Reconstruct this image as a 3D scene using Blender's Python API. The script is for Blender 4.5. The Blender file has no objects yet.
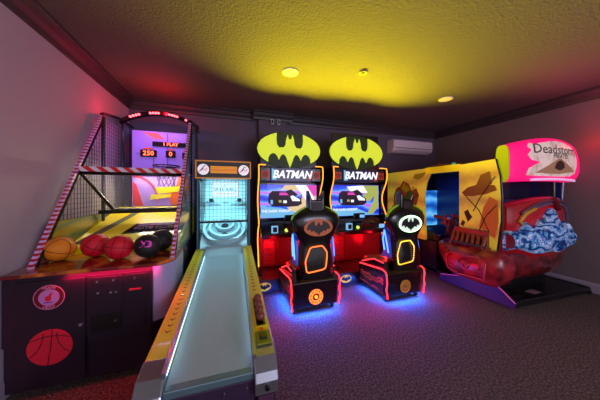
import bpy, math, random
from mathutils import Vector, Matrix
random.seed(4)
PI = math.pi
C = bpy.context.scene.collection
# ------------------------------------------------------------------ helpers
def lin(c):
    return tuple((x/255/12.92 if x/255 <= .04045 else ((x/255+.055)/1.055)**2.4) for x in c)
def mat(name, col, rough=.5, metal=0, emit=None, es=0, noise=None, bump=None, alpha=None, coat=0, trans=0):
    """noise=(scale, second colour, low, high)   bump=(scale, strength)"""
    m = bpy.data.materials.new(name); m.use_nodes = True
    nt = m.node_tree; b = nt.nodes['Principled BSDF']
    b.inputs['Base Color'].default_value = (*lin(col), 1)
    b.inputs['Roughness'].default_value = rough
    b.inputs['Metallic'].default_value = metal
    b.inputs['Coat Weight'].default_value = coat
    if trans: b.inputs['Transmission Weight'].default_value = trans
    if alpha is not None: b.inputs['Alpha'].default_value = alpha
    if emit:
        b.inputs['Emission Color'].default_value = (*lin(emit), 1)
        b.inputs['Emission Strength'].default_value = es
    tc = nt.nodes.new('ShaderNodeTexCoord')
    if noise:
        n = nt.nodes.new('ShaderNodeTexNoise'); n.inputs['Scale'].default_value = noise[0]; n.inputs['Detail'].default_value = 4
        nt.links.new(tc.outputs['Object'], n.inputs['Vector'])
        r = nt.nodes.new('ShaderNodeValToRGB')
        r.color_ramp.elements[0].position = noise[2]; r.color_ramp.elements[1].position = noise[3]
        r.color_ramp.elements[0].color = (*lin(col), 1); r.color_ramp.elements[1].color = (*lin(noise[1]), 1)
        nt.links.new(n.outputs['Fac'], r.inputs['Fac'])
        nt.links.new(r.outputs['Color'], b.inputs['Base Color'])
    if bump:
        n = nt.nodes.new('ShaderNodeTexNoise'); n.inputs['Scale'].default_value = bump[0]; n.inputs['Detail'].default_value = 3
        nt.links.new(tc.outputs['Object'], n.inputs['Vector'])
        bp = nt.nodes.new('ShaderNodeBump'); bp.inputs['Strength'].default_value = bump[1]; bp.inputs['Distance'].default_value = .02
        nt.links.new(n.outputs['Fac'], bp.inputs['Height']); nt.links.new(bp.outputs['Normal'], b.inputs['Normal'])
    return m
def glow(name, col, s): return mat(name, (10, 10, 10), .5, emit=col, es=s)
def wave_mat(name, stops, scale, distort, emit=0, rough=.35, coat=.3):
    """swirling printed art: a warped wave texture through a colour ramp"""
    m = mat(name, stops[0][1], rough, coat=coat); nt = m.node_tree; b = nt.nodes['Principled BSDF']
    tc = nt.nodes.new('ShaderNodeTexCoord')
    w = nt.nodes.new('ShaderNodeTexWave'); w.inputs['Scale'].default_value = scale; w.inputs['Distortion'].default_value = distort
    w.inputs['Detail'].default_value = 4; w.inputs['Detail Scale'].default_value = 1.6; w.bands_direction = 'Z'
    r = nt.nodes.new('ShaderNodeValToRGB'); e = r.color_ramp.elements
    e[0].position = stops[0][0]; e[0].color = (*lin(stops[0][1]), 1)
    e[1].position = stops[-1][0]; e[1].color = (*lin(stops[-1][1]), 1)
    for p, c in stops[1:-1]:
        k = e.new(p); k.color = (*lin(c), 1)
    nt.links.new(tc.outputs['Object'], w.inputs['Vector']); nt.links.new(w.outputs['Color'], r.inputs['Fac'])
    nt.links.new(r.outputs['Color'], b.inputs['Base Color'])
    if emit:
        nt.links.new(r.outputs['Color'], b.inputs['Emission Color']); b.inputs['Emission Strength'].default_value = emit
    return m
def stripes_mat(name, c1, c2, scale, axis='Z', rough=.4, emit=0, diag=0):
    m = mat(name, c1, rough); nt = m.node_tree; b = nt.nodes['Principled BSDF']
    tc = nt.nodes.new('ShaderNodeTexCoord'); sp = nt.nodes.new('ShaderNodeSeparateXYZ')
    nt.links.new(tc.outputs['Object'], sp.inputs[0])
    mu = nt.nodes.new('ShaderNodeMath'); mu.operation = 'MULTIPLY'; mu.inputs[1].default_value = scale
    src = sp.outputs[axis]
    if diag:
        ad = nt.nodes.new('ShaderNodeMath'); ad.operation = 'MULTIPLY_ADD'; ad.inputs[1].default_value = diag
        nt.links.new(sp.outputs['Z'], ad.inputs[0]); nt.links.new(src, ad.inputs[2]); src = ad.outputs[0]
    nt.links.new(src, mu.inputs[0])
    fr = nt.nodes.new('ShaderNodeMath'); fr.operation = 'FRACT'; nt.links.new(mu.outputs[0], fr.inputs[0])
    gt = nt.nodes.new('ShaderNodeMath'); gt.operation = 'GREATER_THAN'; gt.inputs[1].default_value = .5; nt.links.new(fr.outputs[0], gt.inputs[0])
    mx = nt.nodes.new('ShaderNodeMix'); mx.data_type = 'RGBA'
    mx.inputs[6].default_value = (*lin(c1), 1); mx.inputs[7].default_value = (*lin(c2), 1)
    nt.links.new(gt.outputs[0], mx.inputs[0]); nt.links.new(mx.outputs[2], b.inputs['Base Color'])
    if emit:
        nt.links.new(mx.outputs[2], b.inputs['Emission Color']); b.inputs['Emission Strength'].default_value = emit
    return m

class MB:
    def __init__(s): s.v = []; s.f = []; s.m = []; s.s = []
    def add(s, vs, fs, m=0, smooth=False):
        o = len(s.v); s.v += [tuple(v) for v in vs]
        for f in fs: s.f.append([i+o for i in f]); s.m.append(m); s.s.append(smooth)
        return s
    def box(s, a, b, m=0):
        x0, y0, z0 = [min(p, q) for p, q in zip(a, b)]; x1, y1, z1 = [max(p, q) for p, q in zip(a, b)]
        return s.add([(x0,y0,z0),(x1,y0,z0),(x1,y1,z0),(x0,y1,z0),(x0,y0,z1),(x1,y0,z1),(x1,y1,z1),(x0,y1,z1)],
              [(3,2,1,0),(4,5,6,7),(0,1,5,4),(1,2,6,5),(2,3,7,6),(3,0,4,7)], m)
    def prism(s, pts, axis, a, b, m=0):
        """pts: 2-D polygon; axis x -> (y,z), y -> (x,z), z -> (x,y)"""
        def P(p, t): return {'x': (t, p[0], p[1]), 'y': (p[0], t, p[1]), 'z': (p[0], p[1], t)}[axis]
        n = len(pts); vs = [P(p, a) for p in pts] + [P(p, b) for p in pts]
        ar = sum(pts[i][0]*pts[(i+1) % n][1]-pts[(i+1) % n][0]*pts[i][1] for i in range(n))
        if axis == 'y': ar = -ar
        fs = [list(range(n))[::-1], list(range(n, 2*n))] + [(i, (i+1) % n, (i+1) % n+n, i+n) for i in range(n)]
        if (ar < 0) != (b < a): fs = [list(f)[::-1] for f in fs]
        return s.add(vs, fs, m)
    def tube(s, path, r, n=8, closed=False, m=0, cap=True):
        P = [Vector(p) for p in path]; k = len(P); rings = []
        up = None
        for i in range(k):
            if closed: d = P[(i+1) % k]-P[i-1]
            else: d = P[min(i+1, k-1)]-P[max(i-1, 0)]
            d.normalize()
            if up is None:
                up = Vector((0, 0, 1)) if abs(d.z) < .9 else Vector((1, 0, 0))
            u = d.cross(up); 
            if u.length < 1e-5: u = d.orthogonal()
            u.normalize(); w = u.cross(d); up = w
            rr = r[i] if isinstance(r, (list, tuple)) else r
            rings.append([P[i]+(u*math.cos(2*PI*j/n)+w*math.sin(2*PI*j/n))*rr for j in range(n)])
        vs = [v for R in rings for v in R]; fs = []
        for i in range(k if closed else k-1):
            a = i*n; b = ((i+1) % k)*n
            for j in range(n): fs.append((a+j, b+j, b+(j+1) % n, a+(j+1) % n))
        s.add(vs, fs, m, True)
        if not closed and cap:
            s.add(rings[0], [list(range(n))], m); s.add(rings[-1], [list(range(n))[::-1]], m)
        return s
    def cyl(s, p0, p1, r, n=20, m=0): return s.tube([p0, p1], r, n, m=m)
    def loft(s, rings, m=0, smooth=True, cap=True):
        n = len(rings[0]); vs = [v for R in rings for v in R]; fs = []
        for i in range(len(rings)-1):
            for j in range(n): fs.append((i*n+j, i*n+(j+1) % n, (i+1)*n+(j+1) % n, (i+1)*n+j))
        s.add(vs, fs, m, smooth)
        if cap: s.add(rings[0], [list(range(n))[::-1]], m); s.add(rings[-1], [list(range(n))], m)
        return s
    def sphere(s, c, r, n=24, k=14, m=0, sc=(1,1,1)):
        rings = []
        for i in range(1, k):
            a = -PI/2+PI*i/k
            rings.append([(c[0]+r*sc[0]*math.cos(a)*math.cos(2*PI*j/n), c[1]+r*sc[1]*math.cos(a)*math.sin(2*PI*j/n), c[2]+r*sc[2]*math.sin(a)) for j in range(n)])
        o = len(s.v); s.loft(rings, m, True, False)
        b = len(s.v); s.v += [(c[0], c[1], c[2]-r*sc[2]), (c[0], c[1], c[2]+r*sc[2])]
        for j in range(n):
            s.f.append([b, o+(j+1) % n, o+j]); s.m.append(m); s.s.append(True)
            t = o+(k-2)*n; s.f.append([b+1, t+j, t+(j+1) % n]); s.m.append(m); s.s.append(True)
        return s
    def ring(s, c, rx, rz, r, n=32, m=0, rot=0):
        """torus ring in an x-z plane"""
        pts = [(c[0]+rx*math.cos(2*PI*i/n), c[1], c[2]+rz*math.sin(2*PI*i/n)) for i in range(n)]
        return s.tube(pts, r, 6, True, m)
    def oval(s, c, rx, rz, d, n=32, m=0):
        """oval plate facing -y, thickness d (back at c.y)"""
        return s.prism([(c[0]+rx*math.cos(2*PI*i/n), c[2]+rz*math.sin(2*PI*i/n)) for i in range(n)], 'y', c[1]-d, c[1], m)
    def build(s, name, mats, parent=None, bevel=0, fn=None, seg=2):
        me = bpy.data.meshes.new(name)
        vs = [fn(Vector(v)) for v in s.v] if fn else s.v
        me.from_pydata([tuple(v) for v in vs], [], s.f)
        for mm in (mats if isinstance(mats, (list, tuple)) else [mats]): me.materials.append(mm)
        me.polygons.foreach_set('material_index', s.m); me.polygons.foreach_set('use_smooth', s.s); me.update()
        o = bpy.data.objects.new(name, me); C.objects.link(o)
        if parent: o.parent = parent
        if bevel:
            b = o.modifiers.new('bevel', 'BEVEL'); b.width = bevel; b.segments = seg; b.limit_method = 'ANGLE'; b.angle_limit = .7
        return o
def text(name, s, size, m, parent, loc, rz=0, ext=.003, bold=.0, shear=0, sx=1, tilt=0, fn=None):
    cu = bpy.data.curves.new(name, 'FONT'); cu.body = s; cu.size = size; cu.extrude = ext; cu.offset = bold
    cu.align_x = 'CENTER'; cu.align_y = 'CENTER'; cu.shear = shear; cu.resolution_u = 2
    t = bpy.data.objects.new(name, cu); C.objects.link(t)
    bpy.context.view_layer.update()
    me = bpy.data.meshes.new_from_object(t.evaluated_get(bpy.context.evaluated_depsgraph_get()))
    bpy.data.objects.remove(t)
    M = Matrix.Translation(loc) @ Matrix.Rotation(rz, 4, 'Z') @ Matrix.Rotation(PI/2+tilt, 4, 'X') @ Matrix.Diagonal((sx, 1, 1, 1))
    me.transform(M)
    if fn:
        for v in me.vertices: v.co = fn(v.co)
    me.materials.clear(); me.materials.append(m); me.name = name
    o = bpy.data.objects.new(name, me); C.objects.link(o)
    if parent: o.parent = parent
    return o
def thing(name, label, cat, loc=(0,0,0), rz=0, group=None):
    o = bpy.data.objects.new(name, None); C.objects.link(o); o.location = loc; o.rotation_euler = (0, 0, rz)
    return tag(o, label, cat, group)
def tag(o, label, cat, group=None):
    o['label'] = label; o['category'] = cat
    if group: o['group'] = group
    return o
def struct(name, mb, m, **k):
    o = mb.build(name, m, **k); o['kind'] = 'structure'; return o
def light(name, kind, loc, col, power, size=.1, rot=None, spot=None, sy=None):
    l = bpy.data.lights.new(name, kind); l.color = lin(col); l.energy = power
    if kind == 'AREA':
        l.size = size
        if sy: l.shape = 'RECTANGLE'; l.size_y = sy
    else: l.shadow_soft_size = 0 if kind in ('POINT', 'SPOT') else size
    if spot: l.spot_size = spot; l.spot_blend = 1
    o = bpy.data.objects.new(name, l); C.objects.link(o); o.location = loc
    if rot: o.rotation_euler = rot
    return o

# ------------------------------------------------------------------ camera
HC = 1.37
cam = bpy.data.cameras.new('camera'); co = bpy.data.objects.new('camera', cam); C.objects.link(co)
co.location = (0, 0, HC); co.rotation_euler = (PI/2, 0, -math.radians(18.4))
cam.sensor_width = 36; cam.lens = 36*219/600; cam.shift_y = -9/600; cam.clip_start = .02
bpy.context.scene.camera = co

# ------------------------------------------------------------------ materials
M = {}
M['wall'] = mat('wall_paint', (182, 172, 190), .7, bump=(90, .12))
M['wall_dark'] = mat('accent_wall_paint', (98, 88, 108), .7, bump=(90, .12))
M['wall_right'] = mat('side_wall_paint', (128, 112, 114), .7, bump=(90, .12))
M['ceiling'] = mat('ceiling_texture', (98, 88, 88), .8, bump=(55, .55))
M['trim'] = mat('crown_paint', (62, 54, 60), .45)
M['base'] = mat('baseboard_paint', (165, 155, 170), .4)
M['carpet'] = mat('carpet', (62, 52, 48), .95, noise=(70, (134, 112, 100), .40, .68), bump=(110, 1.0))
M['black'] = mat('black_laminate', (17, 15, 18), .35, coat=.2)
M['black2'] = mat('black_gloss', (12, 10, 14), .24, coat=.25)
M['cab'] = mat('cabinet_steel', (40, 30, 46), .34, metal=.15, bump=(300, .05))
M['cabpanel'] = mat('panel_steel', (36, 25, 42), .38, metal=.1)
M['silver'] = mat('brushed_silver', (170, 175, 188), .28, metal=.85)
M['chrome'] = mat('chrome', (210, 210, 215), .12, metal=1)
M['wire'] = mat('black_wire', (26, 28, 32), .45)
M['white'] = mat('white_plastic', (220, 216, 220), .4)
M['redstripe'] = stripes_mat('red_white_tape', (165, 5, 40), (195, 155, 215), 30, 'Z', emit=.16)
M['redbar'] = stripes_mat('red_white_bar_tape', (205, 20, 30), (215, 200, 215), 9.5, 'X', emit=.12, diag=1.2)
M['redled'] = glow('red_led', (255, 70, 80), 9)
M['board'] = mat('backboard_print', (150, 115, 205), .3, emit=(150, 110, 225), es=.35)
M['yellow'] = mat('yellow_print', (225, 205, 10), .3, emit=(220, 200, 0), es=.12, coat=.3)
M['orange'] = mat('orange_print', (230, 90, 20), .35, emit=(230, 80, 20), es=.15)
M['redprint'] = mat('red_print', (225, 28, 58), .45)
M['pinkprint'] = mat('pink_print', (225, 130, 175), .45)
M['darkred'] = mat('dark_red_print', (120, 8, 24), .4)
M['ledtext'] = glow('led_digits', (255, 95, 60), 4.5)
M['ledblack'] = mat('led_window', (25, 6, 18), .2)
M['clear'] = mat('clear_acrylic', (220, 235, 240), .08, alpha=.12)
M['ball_o'] = mat('orange_ball', (252, 150, 25), .45, bump=(220, .3))
M['ball_r'] = mat('red_ball', (238, 20, 52), .4, bump=(220, .3))
M['ball_k'] = mat('black_ball', (28, 32, 36), .45, bump=(220, .3))
M['seam'] = mat('ball_seam', (14, 10, 12), .6)
M['magenta'] = mat('magenta_print', (225, 60, 190), .4, emit=(225, 60, 190), es=.3)

# ------------------------------------------------------------------ room shell
XL, XR, YB, H = -1.40, 4.68, 3.93, 2.74
YF = -2.6
struct('floor', MB().box((XL-.1, YF, -.1), (XR+.1, YB+.1, 0)), M['carpet'])
struct('ceiling', MB().box((XL-.1, YF, H), (XR+.1, YB+.1, H+.1)), M['ceiling'])
struct('wall_left', MB().box((XL-.1, YF, 0), (XL, YB+.1, H)), M['wall'])
struct('wall_back', MB().box((XL, YB, 0), (XR, YB+.1, H)), M['wall_dark'])
struct('wall_right', MB().box((XR, YF, 0), (XR+.1, YB+.1, H)), M['wall_right'])
struct('wall_column', MB().box((.52, YB-.12, 0), (1.02, YB, H)), M['wall_dark'])
crown = [(0, 0), (.10, 0), (.10, -.02), (.075, -.03), (.055, -.07), (.03, -.10), (.02, -.135), (0, -.14)]
struct('trim_1', MB().prism([(XL+a, H+b) for a, b in crown], 'y', YF, YB), M['trim'])
struct('trim_2', MB().prism([(XR-a, H+b) for a, b in crown], 'y', YF, YB), M['trim'])
struct('trim_3', MB().prism([(YB-a, H+b) for a, b in crown], 'x', XL, XR), M['trim'])
cc = MB().prism([(YB-.12-a, H+b) for a, b in crown], 'x', .42, 1.12)
struct('trim_4', cc, M['trim'])
bb = [(0, 0), (.018, 0), (.018, .10), (.012, .12), (0, .13)]
struct('baseboard_right', MB().prism([(XR-a, b) for a, b in bb], 'y', YF, YB), M['base'])
struct('baseboard_left', MB().prism([(XL+a, b) for a, b in bb], 'y', YF, YB), M['base'])
struct('baseboard_back', MB().prism([(YB-a, b) for a, b in bb], 'x', XL, .52), M['base'])

# ceiling fixtures
def downlight(x, y, label, s):
    t = thing('recessed_light', label, 'ceiling light', (x, y, H), 0)
    MB().loft([[(r*math.cos(2*PI*j/28), r*math.sin(2*PI*j/28), z) for j in range(28)] for r, z in ((.095, .0), (.095, -.008), (.078, -.012), (.07, -.004))], cap=False).build('trim_ring', M['white'], t)
    MB().cyl((0, 0, -.002), (0, 0, -.008), .074, 28).build('lens', s, t)
M['lens1'] = mat('lamp_lens', (235, 205, 150), .5, emit=(255, 195, 130), es=.35)
downlight(*( (0.69, 2.43) ), 'round recessed ceiling light above the yellow emblem glow, nearer the camera', M['lens1'])
downlight(*( (3.09, 2.41) ), 'round recessed ceiling light in the dark part of the ceiling, nearer the pink hood', M['lens1'])
t = thing('smoke_detector', 'small round smoke detector cap on the yellow-lit ceiling', 'smoke detector', (1.48, 2.16, H))
MB().cyl((0, 0, 0), (0, 0, -.02), .045, 24).build('base_plate', mat('detector', (150, 145, 110), .5), t, bevel=.004)
MB().cyl((0, 0, -.02), (0, 0, -.03), .022, 20).build('sensor_cap', M['trim'], t)
# emergency light on column
t = thing('emergency_light', 'small white twin-head emergency light high on the wall column', 'emergency light', (.80, YB-.12, 2.57))
MB().box((-.06, -.02, -.05), (.06, 0, .05)).build('mount_plate', M['wall_dark'], t, bevel=.004)
for sx in (-1, 1):
    o = MB().box((sx*.055-.025, -.07, -.045), (sx*.055+.025, -.02, .045)).build('lamp_head', M['white'], t, bevel=.008)
    MB().box((sx*.055-.015, -.074, -.03), (sx*.055+.015, -.07, .03)).build('lamp_lens', M['black'], o)

# air conditioner
t = thing('air_conditioner', 'white split air conditioner high on the back wall right of the lit emblems', 'air conditioner', (3.83, YB, 2.325))
prof = [(0, -.13), (0, .145), (-.17, .145), (-.215, .12), (-.22, -.02), (-.20, -.09), (-.12, -.135), (-.03, -.14)]
MB().prism(prof, 'x', -.53, .53).build('housing', mat('ac_plastic', (240, 234, 246), .35), t, bevel=.012)
MB().box((-.5, -.224, -.045), (.5, -.212, -.035)).build('seam_line', M['black'], t)
MB().prism([(-.205, -.085), (-.213, -.06), (-.20, -.05), (-.12, -.13), (-.125, -.14)], 'x', -.48, .48).build('louver', mat('ac_flap', (225, 220, 232), .4), t, bevel=.004)

# ------------------------------------------------------------------ basketball machine
B = thing('basketball_arcade_machine', 'basketball hoop arcade machine with red and white striped rails against the left wall', 'arcade machine', (0, 0, 0))
BX0, BX1, BY0, BZ = -1.385, -.42, 1.95, .82
# plan outline with rounded front right corner
def cabplan(x0, x1, y0, y1, r, n=10):
    p = [(x0, y0)]
    for i in range(n+1):
        a = -PI/2+PI/2*i/n; p.append((x1-r+r*math.cos(a), y0+r+r*math.sin(a)))
    return p+[(x1, y1), (x0, y1)]
MB().prism(cabplan(BX0, BX1-.07, BY0+.02, 3.86, .10), 'z', .03, .58).build('lower_cabinet', M['cab'], B)
MB().prism(cabplan(BX0, BX1, BY0, 3.86, .17), 'z', .34, .795).build('upper_cabinet', M['cab'], B, bevel=.006)
MB().prism(cabplan(BX0, BX1+.005, BY0-.02, 2.42, .18), 'z', .795, .82).build('counter', mat('counter_orange_reflection', (120, 20, 20), .25, coat=.6, noise=(7, (225, 120, 30), .45, .6)), B, bevel=.006)  # orange reflections painted as patches into the counter colour
for x in (-1.3, -.6):
    for y in (2.05, 3.7): MB().cyl((x, y, 0), (x, y, .032), .025, 12).build('foot', M['silver'], B)
# rounded silver corner
pp = []
for i in range(9):
    a = -PI/2*.8+PI/2*.8*i/8; pp.append((BX1-.17+.177*math.cos(a), BY0+.17+.177*math.sin(a)))
MB().prism(pp+[(BX1+.007, 2.42), (BX1-.01, 2.42)]+[(x-.012, y+.008) for x, y in pp[::-1]], 'z', .37, .79).build('corner_panel', mat('silver_lit_blue', (150, 160, 215), .35, metal=.2), B)  # blue light from the alley game mixed into the silver colour
# front door with decals
fy = BY0
d = MB().box((-1.31, fy-.012, .05), (-.95, fy, .765)).build('front_door', M['cabpanel'], B, bevel=.004)
MB().cyl((-.968, fy-.012, .44), (-.968, fy-.024, .44), .012, 14).build('lock', M['chrome'], d)
dec = MB()
cx, cz, R = -1.135, .315, .120
dec.oval((cx, fy-.012, cz), R, R, .002, 40)
def arc(fx, n=14): return [fx(i/n) for i in range(n+1)]
inside = lambda p: (p[0]-cx)**2+(p[2]-cz)**2 <= R*R*1.001
def clipd(path):
    return [p for p in path if inside(p)]
yy = fy-.0155
dec.tube([(cx-.012, yy, cz-R*.99), (cx+.004, yy, cz), (cx+.012, yy, cz+R*.99)], .0022, 5, m=1)
dec.tube(clipd([(cx-R+2*R*i/40, yy, cz+.045+.03*(1-((i-20)/20)**2)) for i in range(41)]), .0022, 5, m=1)
for s in (-1, 1):
    dec.tube(clipd([(cx+s*.135-s*.10*math.cos(a), yy, cz+.095+.15*math.sin(a)*-1+.0) for a in [i*PI/2/20 for i in range(21)]]), .0022, 5, m=1)
dec.build('basketball_decal', [M['redprint'], M['seam']], d)['label'] = 'large red basketball decal'
tm = MB(); tx, tz = -1.14, .652
tm.oval((tx, fy-.012, tz), .083, .083, .001, 36, 0)
tm.oval((tx, fy-.013, tz), .078, .078, .001, 36, 1)
tm.oval((tx, fy-.014, tz), .055, .055, .001, 36, 2)
tm.oval((tx-.004, fy-.015, tz-.006), .017, .019, .001, 20, 3)
tm.prism([(tx-.004, tz-.01), (tx+.01, tz), (tx+.022, tz+.038), (tx+.008, tz+.028), (tx, tz+.02)], 'y', fy-.0165, fy-.015, 3)
tm.box((tx-.026, fy-.0155, tz-.036), (tx+.02, fy-.0145, tz-.030), 4)
td = tm.build('team_decal', [M['pinkprint'], M['darkred'], mat('lilac_print', (205, 130, 205), .45), M['redprint'], mat('violet_print', (90, 40, 120), .5)], d)
td['label'] = 'round team badge with a flaming ball'
text('badge_lettering', 'MIAMI', .026, M['pinkprint'], B, (tx, fy-.016, tz+.064), bold=.0005, ext=.001)
text('badge_lettering', 'HEAT', .026, M['pinkprint'], B, (tx, fy-.016, tz-.065), bold=.0005, ext=.001)
# coin door
cd = MB().box((-.935, fy-.010, .30), (-.55, fy, .77)).build('coin_panel', M['cabpanel'], B, bevel=.003)
c1 = MB().box((-.915, fy-.018, .49), (-.735, fy-.010, .755)).build('coin_door', M['cab'], cd, bevel=.003)
c2 = MB().box((-.915, fy-.018, .37), (-.735, fy-.010, .482)).build('cash_box_door', M['black'], cd, bevel=.003)
c3 = MB().box((-.705, fy-.018, .37), (-.585, fy-.010, .755)).build('bill_door', M['cab'], cd, bevel=.003)
for x, z in ((-.875, .725), (-.78, .725), (-.87, .645), (-.795, .64), (-.765, .638), (-.77, .43), (-.65, .725)):
    MB().cyl((x, fy-.018, z), (x, fy-.026, z), .0075, 12).build('lock', M['chrome'], cd)
MB().box((-.685, fy-.024, .635), (-.61, fy-.018, .648)).build('bill_slot', M['redled'] if 0 else mat('slot', (190, 40, 60), .4), cd)
# rails (striped) and cage
def rail_pt(x, t): return (x, 2.06+.92*t, .82+1.38*t)
for x in (-1.315, -.432):
    p0, p1 = Vector(rail_pt(x, 0)), Vector(rail_pt(x, 1))
    d_ = (p1-p0).normalized(); nrm = Vector((0, -d_.z, d_.y))
    mb = MB(); a = .0125
    q = [p0-nrm*a*.6, p0+nrm*a*1.4]
    vs = []
    for p in (p0, p1):
        for sx, sn in ((-1, -1), (1, -1), (1, 1), (-1, 1)): vs.append(p+Vector((sx*a, 0, 0))+nrm*sn*a)
    mb.add(vs, [(0,1,2,3)[::-1], (4,5,6,7), (0,1,5,4), (1,2,6,5), (2,3,7,6), (3,0,4,7)])
    mb.build('striped_rail', M['redstripe'], B)
    # dark frame behind rail, curving over the top and running back
    path = [Vector(rail_pt(x, t))+Vector((0, .035, -.01)) for t in (0, .5, .93)]+[Vector((x, 2.99, 2.225)), Vector((x, 3.06, 2.245)), Vector((x, 3.4, 2.30)), Vector((x, 3.82, 2.30))]
    MB().tube(path, .018, 8).build('frame_tube', M['black2'], B)
    MB().tube([(x, 3.02, .80), (x, 3.02, 2.2)], .016, 8).build('frame_post', M['black2'], B)
    MB().tube([(x, 3.5, .80), (x, 3.5, 2.30)], .016, 8).build('frame_post', M['black2'], B)
    net = MB(); st = .045
    y = 2.08
    def ztop(y): return .82+1.38*min(1, (y-2.06)/.92)
    while y < 3.8:
        net.box((x-.0018, y-.0018, 1.12 if y > 2.3 else .82), (x+.0018, y+.0018, ztop(y))) if ztop(y) > 1.12 else None
        y += st
    z = 1.12
    while z < 2.2:
        y0 = 2.06+.92*(z-.82)/1.38
        net.box((x-.0018, y0, z-.0018), (x+.0018, 3.82, z+.0018)); z += st
    net.build('side_netting', M['wire'], B)
# lower side panels
M['sideart'] = wave_mat('side_panel_print', [(.0, (40, 110, 120)), (.45, (120, 140, 60)), (.7, (165, 150, 30)), (1, (60, 120, 130))], 1.2, 4)
side = [(2.30, .80), (2.30, 1.12), (3.84, 1.12), (3.84, .60), (2.24, .60), (2.10, .78)]
MB().prism(side, 'x', -1.362, -1.352).build('side_panel', wave_mat('left_side_print', [(0, (150, 140, 40)), (.5, (70, 110, 90)), (1, (180, 165, 30))], 1.1, 3), B)
MB().prism([(2.28, .60), (2.10, .80), (2.16, .95), (2.98, 2.16), (3.84, 2.16), (3.84, .60)], 'x', -.432, -.426).build('clear_side_panel', mat('cyan_lit_acrylic', (120, 190, 200), .12, alpha=.33), B)  # cyan light from the alley game put into the acrylic's colour
MB().tube([(-.425, 2.26, .60), (-.425, 3.84, .60)], .012, 6).build('frame_tube', M['black2'], B)
MB().tube([(-.425, 3.05, .60), (-.425, 3.05, 2.15)], .010, 6).build('frame_post', M['black2'], B)
# crossbar and stopper frame
MB().box((-1.335, 2.575, 1.555), (-.445, 2.60, 1.60)).build('striped_crossbar', M['redbar'], B)
st = MB()
A = [(-1.32, 2.61, 1.555), (-.46, 2.61, 1.555), (-.46, 2.98, 1.15), (-1.32, 2.98, 1.15)]
A2 = [(-1.31, 2.61, 1.545), (-.46, 2.61, 1.545), (-.46, 2.95, 1.16), (-1.19, 2.95, 1.16)]
st.tube(A2, .023, 6, True)
st.build('stopper_frame', M['black2'], B)
MB().add([(a, b, c) for a, b, c in A2]+[(a, b+.006, c+.006) for a, b, c in A2], [(0,1,2,3), (7,6,5,4), (0,4,5,1), (1,5,6,2), (2,6,7,3), (3,7,4,0)]).build('stopper_window', M['clear'], B)
MB().box((-1.33, 2.95, 1.12), (-.45, 3.0, 1.16)).build('ramp_header', M['black2'], B)
# ramp + ball tray
MB().prism([(2.42, .82), (2.43, .87), (3.44, 1.16), (3.44, .80)], 'x', -1.33, -.45).build('ball_ramp', M['yellow'], B)
def rampz(y): return .86+(y-2.40)*.30/1.04
rz = math.atan2(.30, 1.04)
rb = MB().add([(-1.02, 2.66, rampz(2.66)+.002), (-.47, 2.66, rampz(2.66)+.002), (-.47, 2.90, rampz(2.90)+.002), (-.96, 2.90, rampz(2.90)+.002)], [(0,1,2,3)])
rb.build('ramp_nameplate', M['black2'], B)
text('ramp_lettering', 'ELITE HOOPS', .075, mat('letter_grey', (190, 185, 190), .4), B, (-.72, 2.775, rampz(2.775)+.006), tilt=-(PI/2-rz), ext=.001, bold=.001)
MB().add([(-1.32, 2.5, rampz(2.5)+.003), (-1.24, 2.5, rampz(2.5)+.003), (-.98, 3.4, rampz(3.4)+.003), (-1.06, 3.4, rampz(3.4)+.003)], [(0,1,2,3)]).build('ramp_stripe', mat('ramp_grey', (95, 95, 70), .4), B)
# backboard
bo = MB().box((-1.25, 3.50, 1.165), (-.50, 3.53, 2.19)).build('backboard', M['board'], B)
ba = MB()
ba.prism([(-1.12, 2.17), (-.95, 2.17), (-.86, 2.09), (-1.0, 2.09)], 'y', 3.494, 3.5, 0)
ba.prism([(-.78, 1.17), (-.62, 1.17), (-.56, 1.42), (-.60, 1.62), (-.68, 1.60), (-.72, 1.45), (-.84, 1.36)], 'y', 3.494, 3.5, 0)
ba.prism([(-.95, 1.33), (-.70, 1.36), (-.62, 1.44), (-.80, 1.43), (-.98, 1.42)], 'y', 3.490, 3.494, 1)
ba.prism([(-1.05, 1.25), (-.80, 1.28), (-.78, 1.33), (-1.02, 1.32)], 'y', 3.490, 3.494, 1)
ba.prism([(-1.24, 1.17), (-1.12, 1.17), (-1.20, 1.45), (-1.24, 1.5)], 'y', 3.494, 3.5, 2)
for k in range(3): ba.tube([(-1.24+.3*math.sin(a), 3.494, 1.2+.36*math.cos(a)+k*.01) for a in [i*PI/2/14 for i in range(15)]], .004, 4, m=2)
for pth in ([(-1.2, 1.88), (-1.0, 1.88), (-1.0, 1.75)], [(-.83, 2.17), (-.83, 1.7)], [(-.6, 1.85), (-.6, 1.6), (-.9, 1.55)], [(-1.15, 1.62), (-.95, 1.62), (-.92, 1.5)]):
    ba.tube([(a, 3.494, b) for a, b in pth], .004, 4, m=3)
ba.build('backboard_art', [M['orange'], M['yellow'], M['redprint'], mat('violet_line', (60, 30, 120), .4)], bo)['label'] = 'orange and yellow player artwork'
sg = MB().box((-1.01, 3.475, 1.93), (-.60, 3.5, 1.995)).build('message_display', M['ledblack'], bo)
text('display_digits', '1 PLAY', .062, M['ledtext'], B, (-.79, 3.472, 1.962), ext=.001, bold=.0012)
MB().box((-1.15, 3.475, 1.78), (-.96, 3.5, 1.875)).build('score_display', M['ledblack'], bo)
text('display_digits', '250', .088, M['ledtext'], B, (-1.055, 3.472, 1.828), ext=.001, bold=.0008)
MB().box((-.85, 3.475, 1.78), (-.73, 3.5, 1.875)).build('score_display', M['ledblack'], bo)
text('display_digits', '0', .085, M['ledtext'], B, (-.79, 3.472, 1.828), ext=.001, bold=.0008)
MB().box((-.645, 3.475, 1.77), (-.53, 3.5, 1.86)).build('score_display', M['ledblack'], bo)
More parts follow.
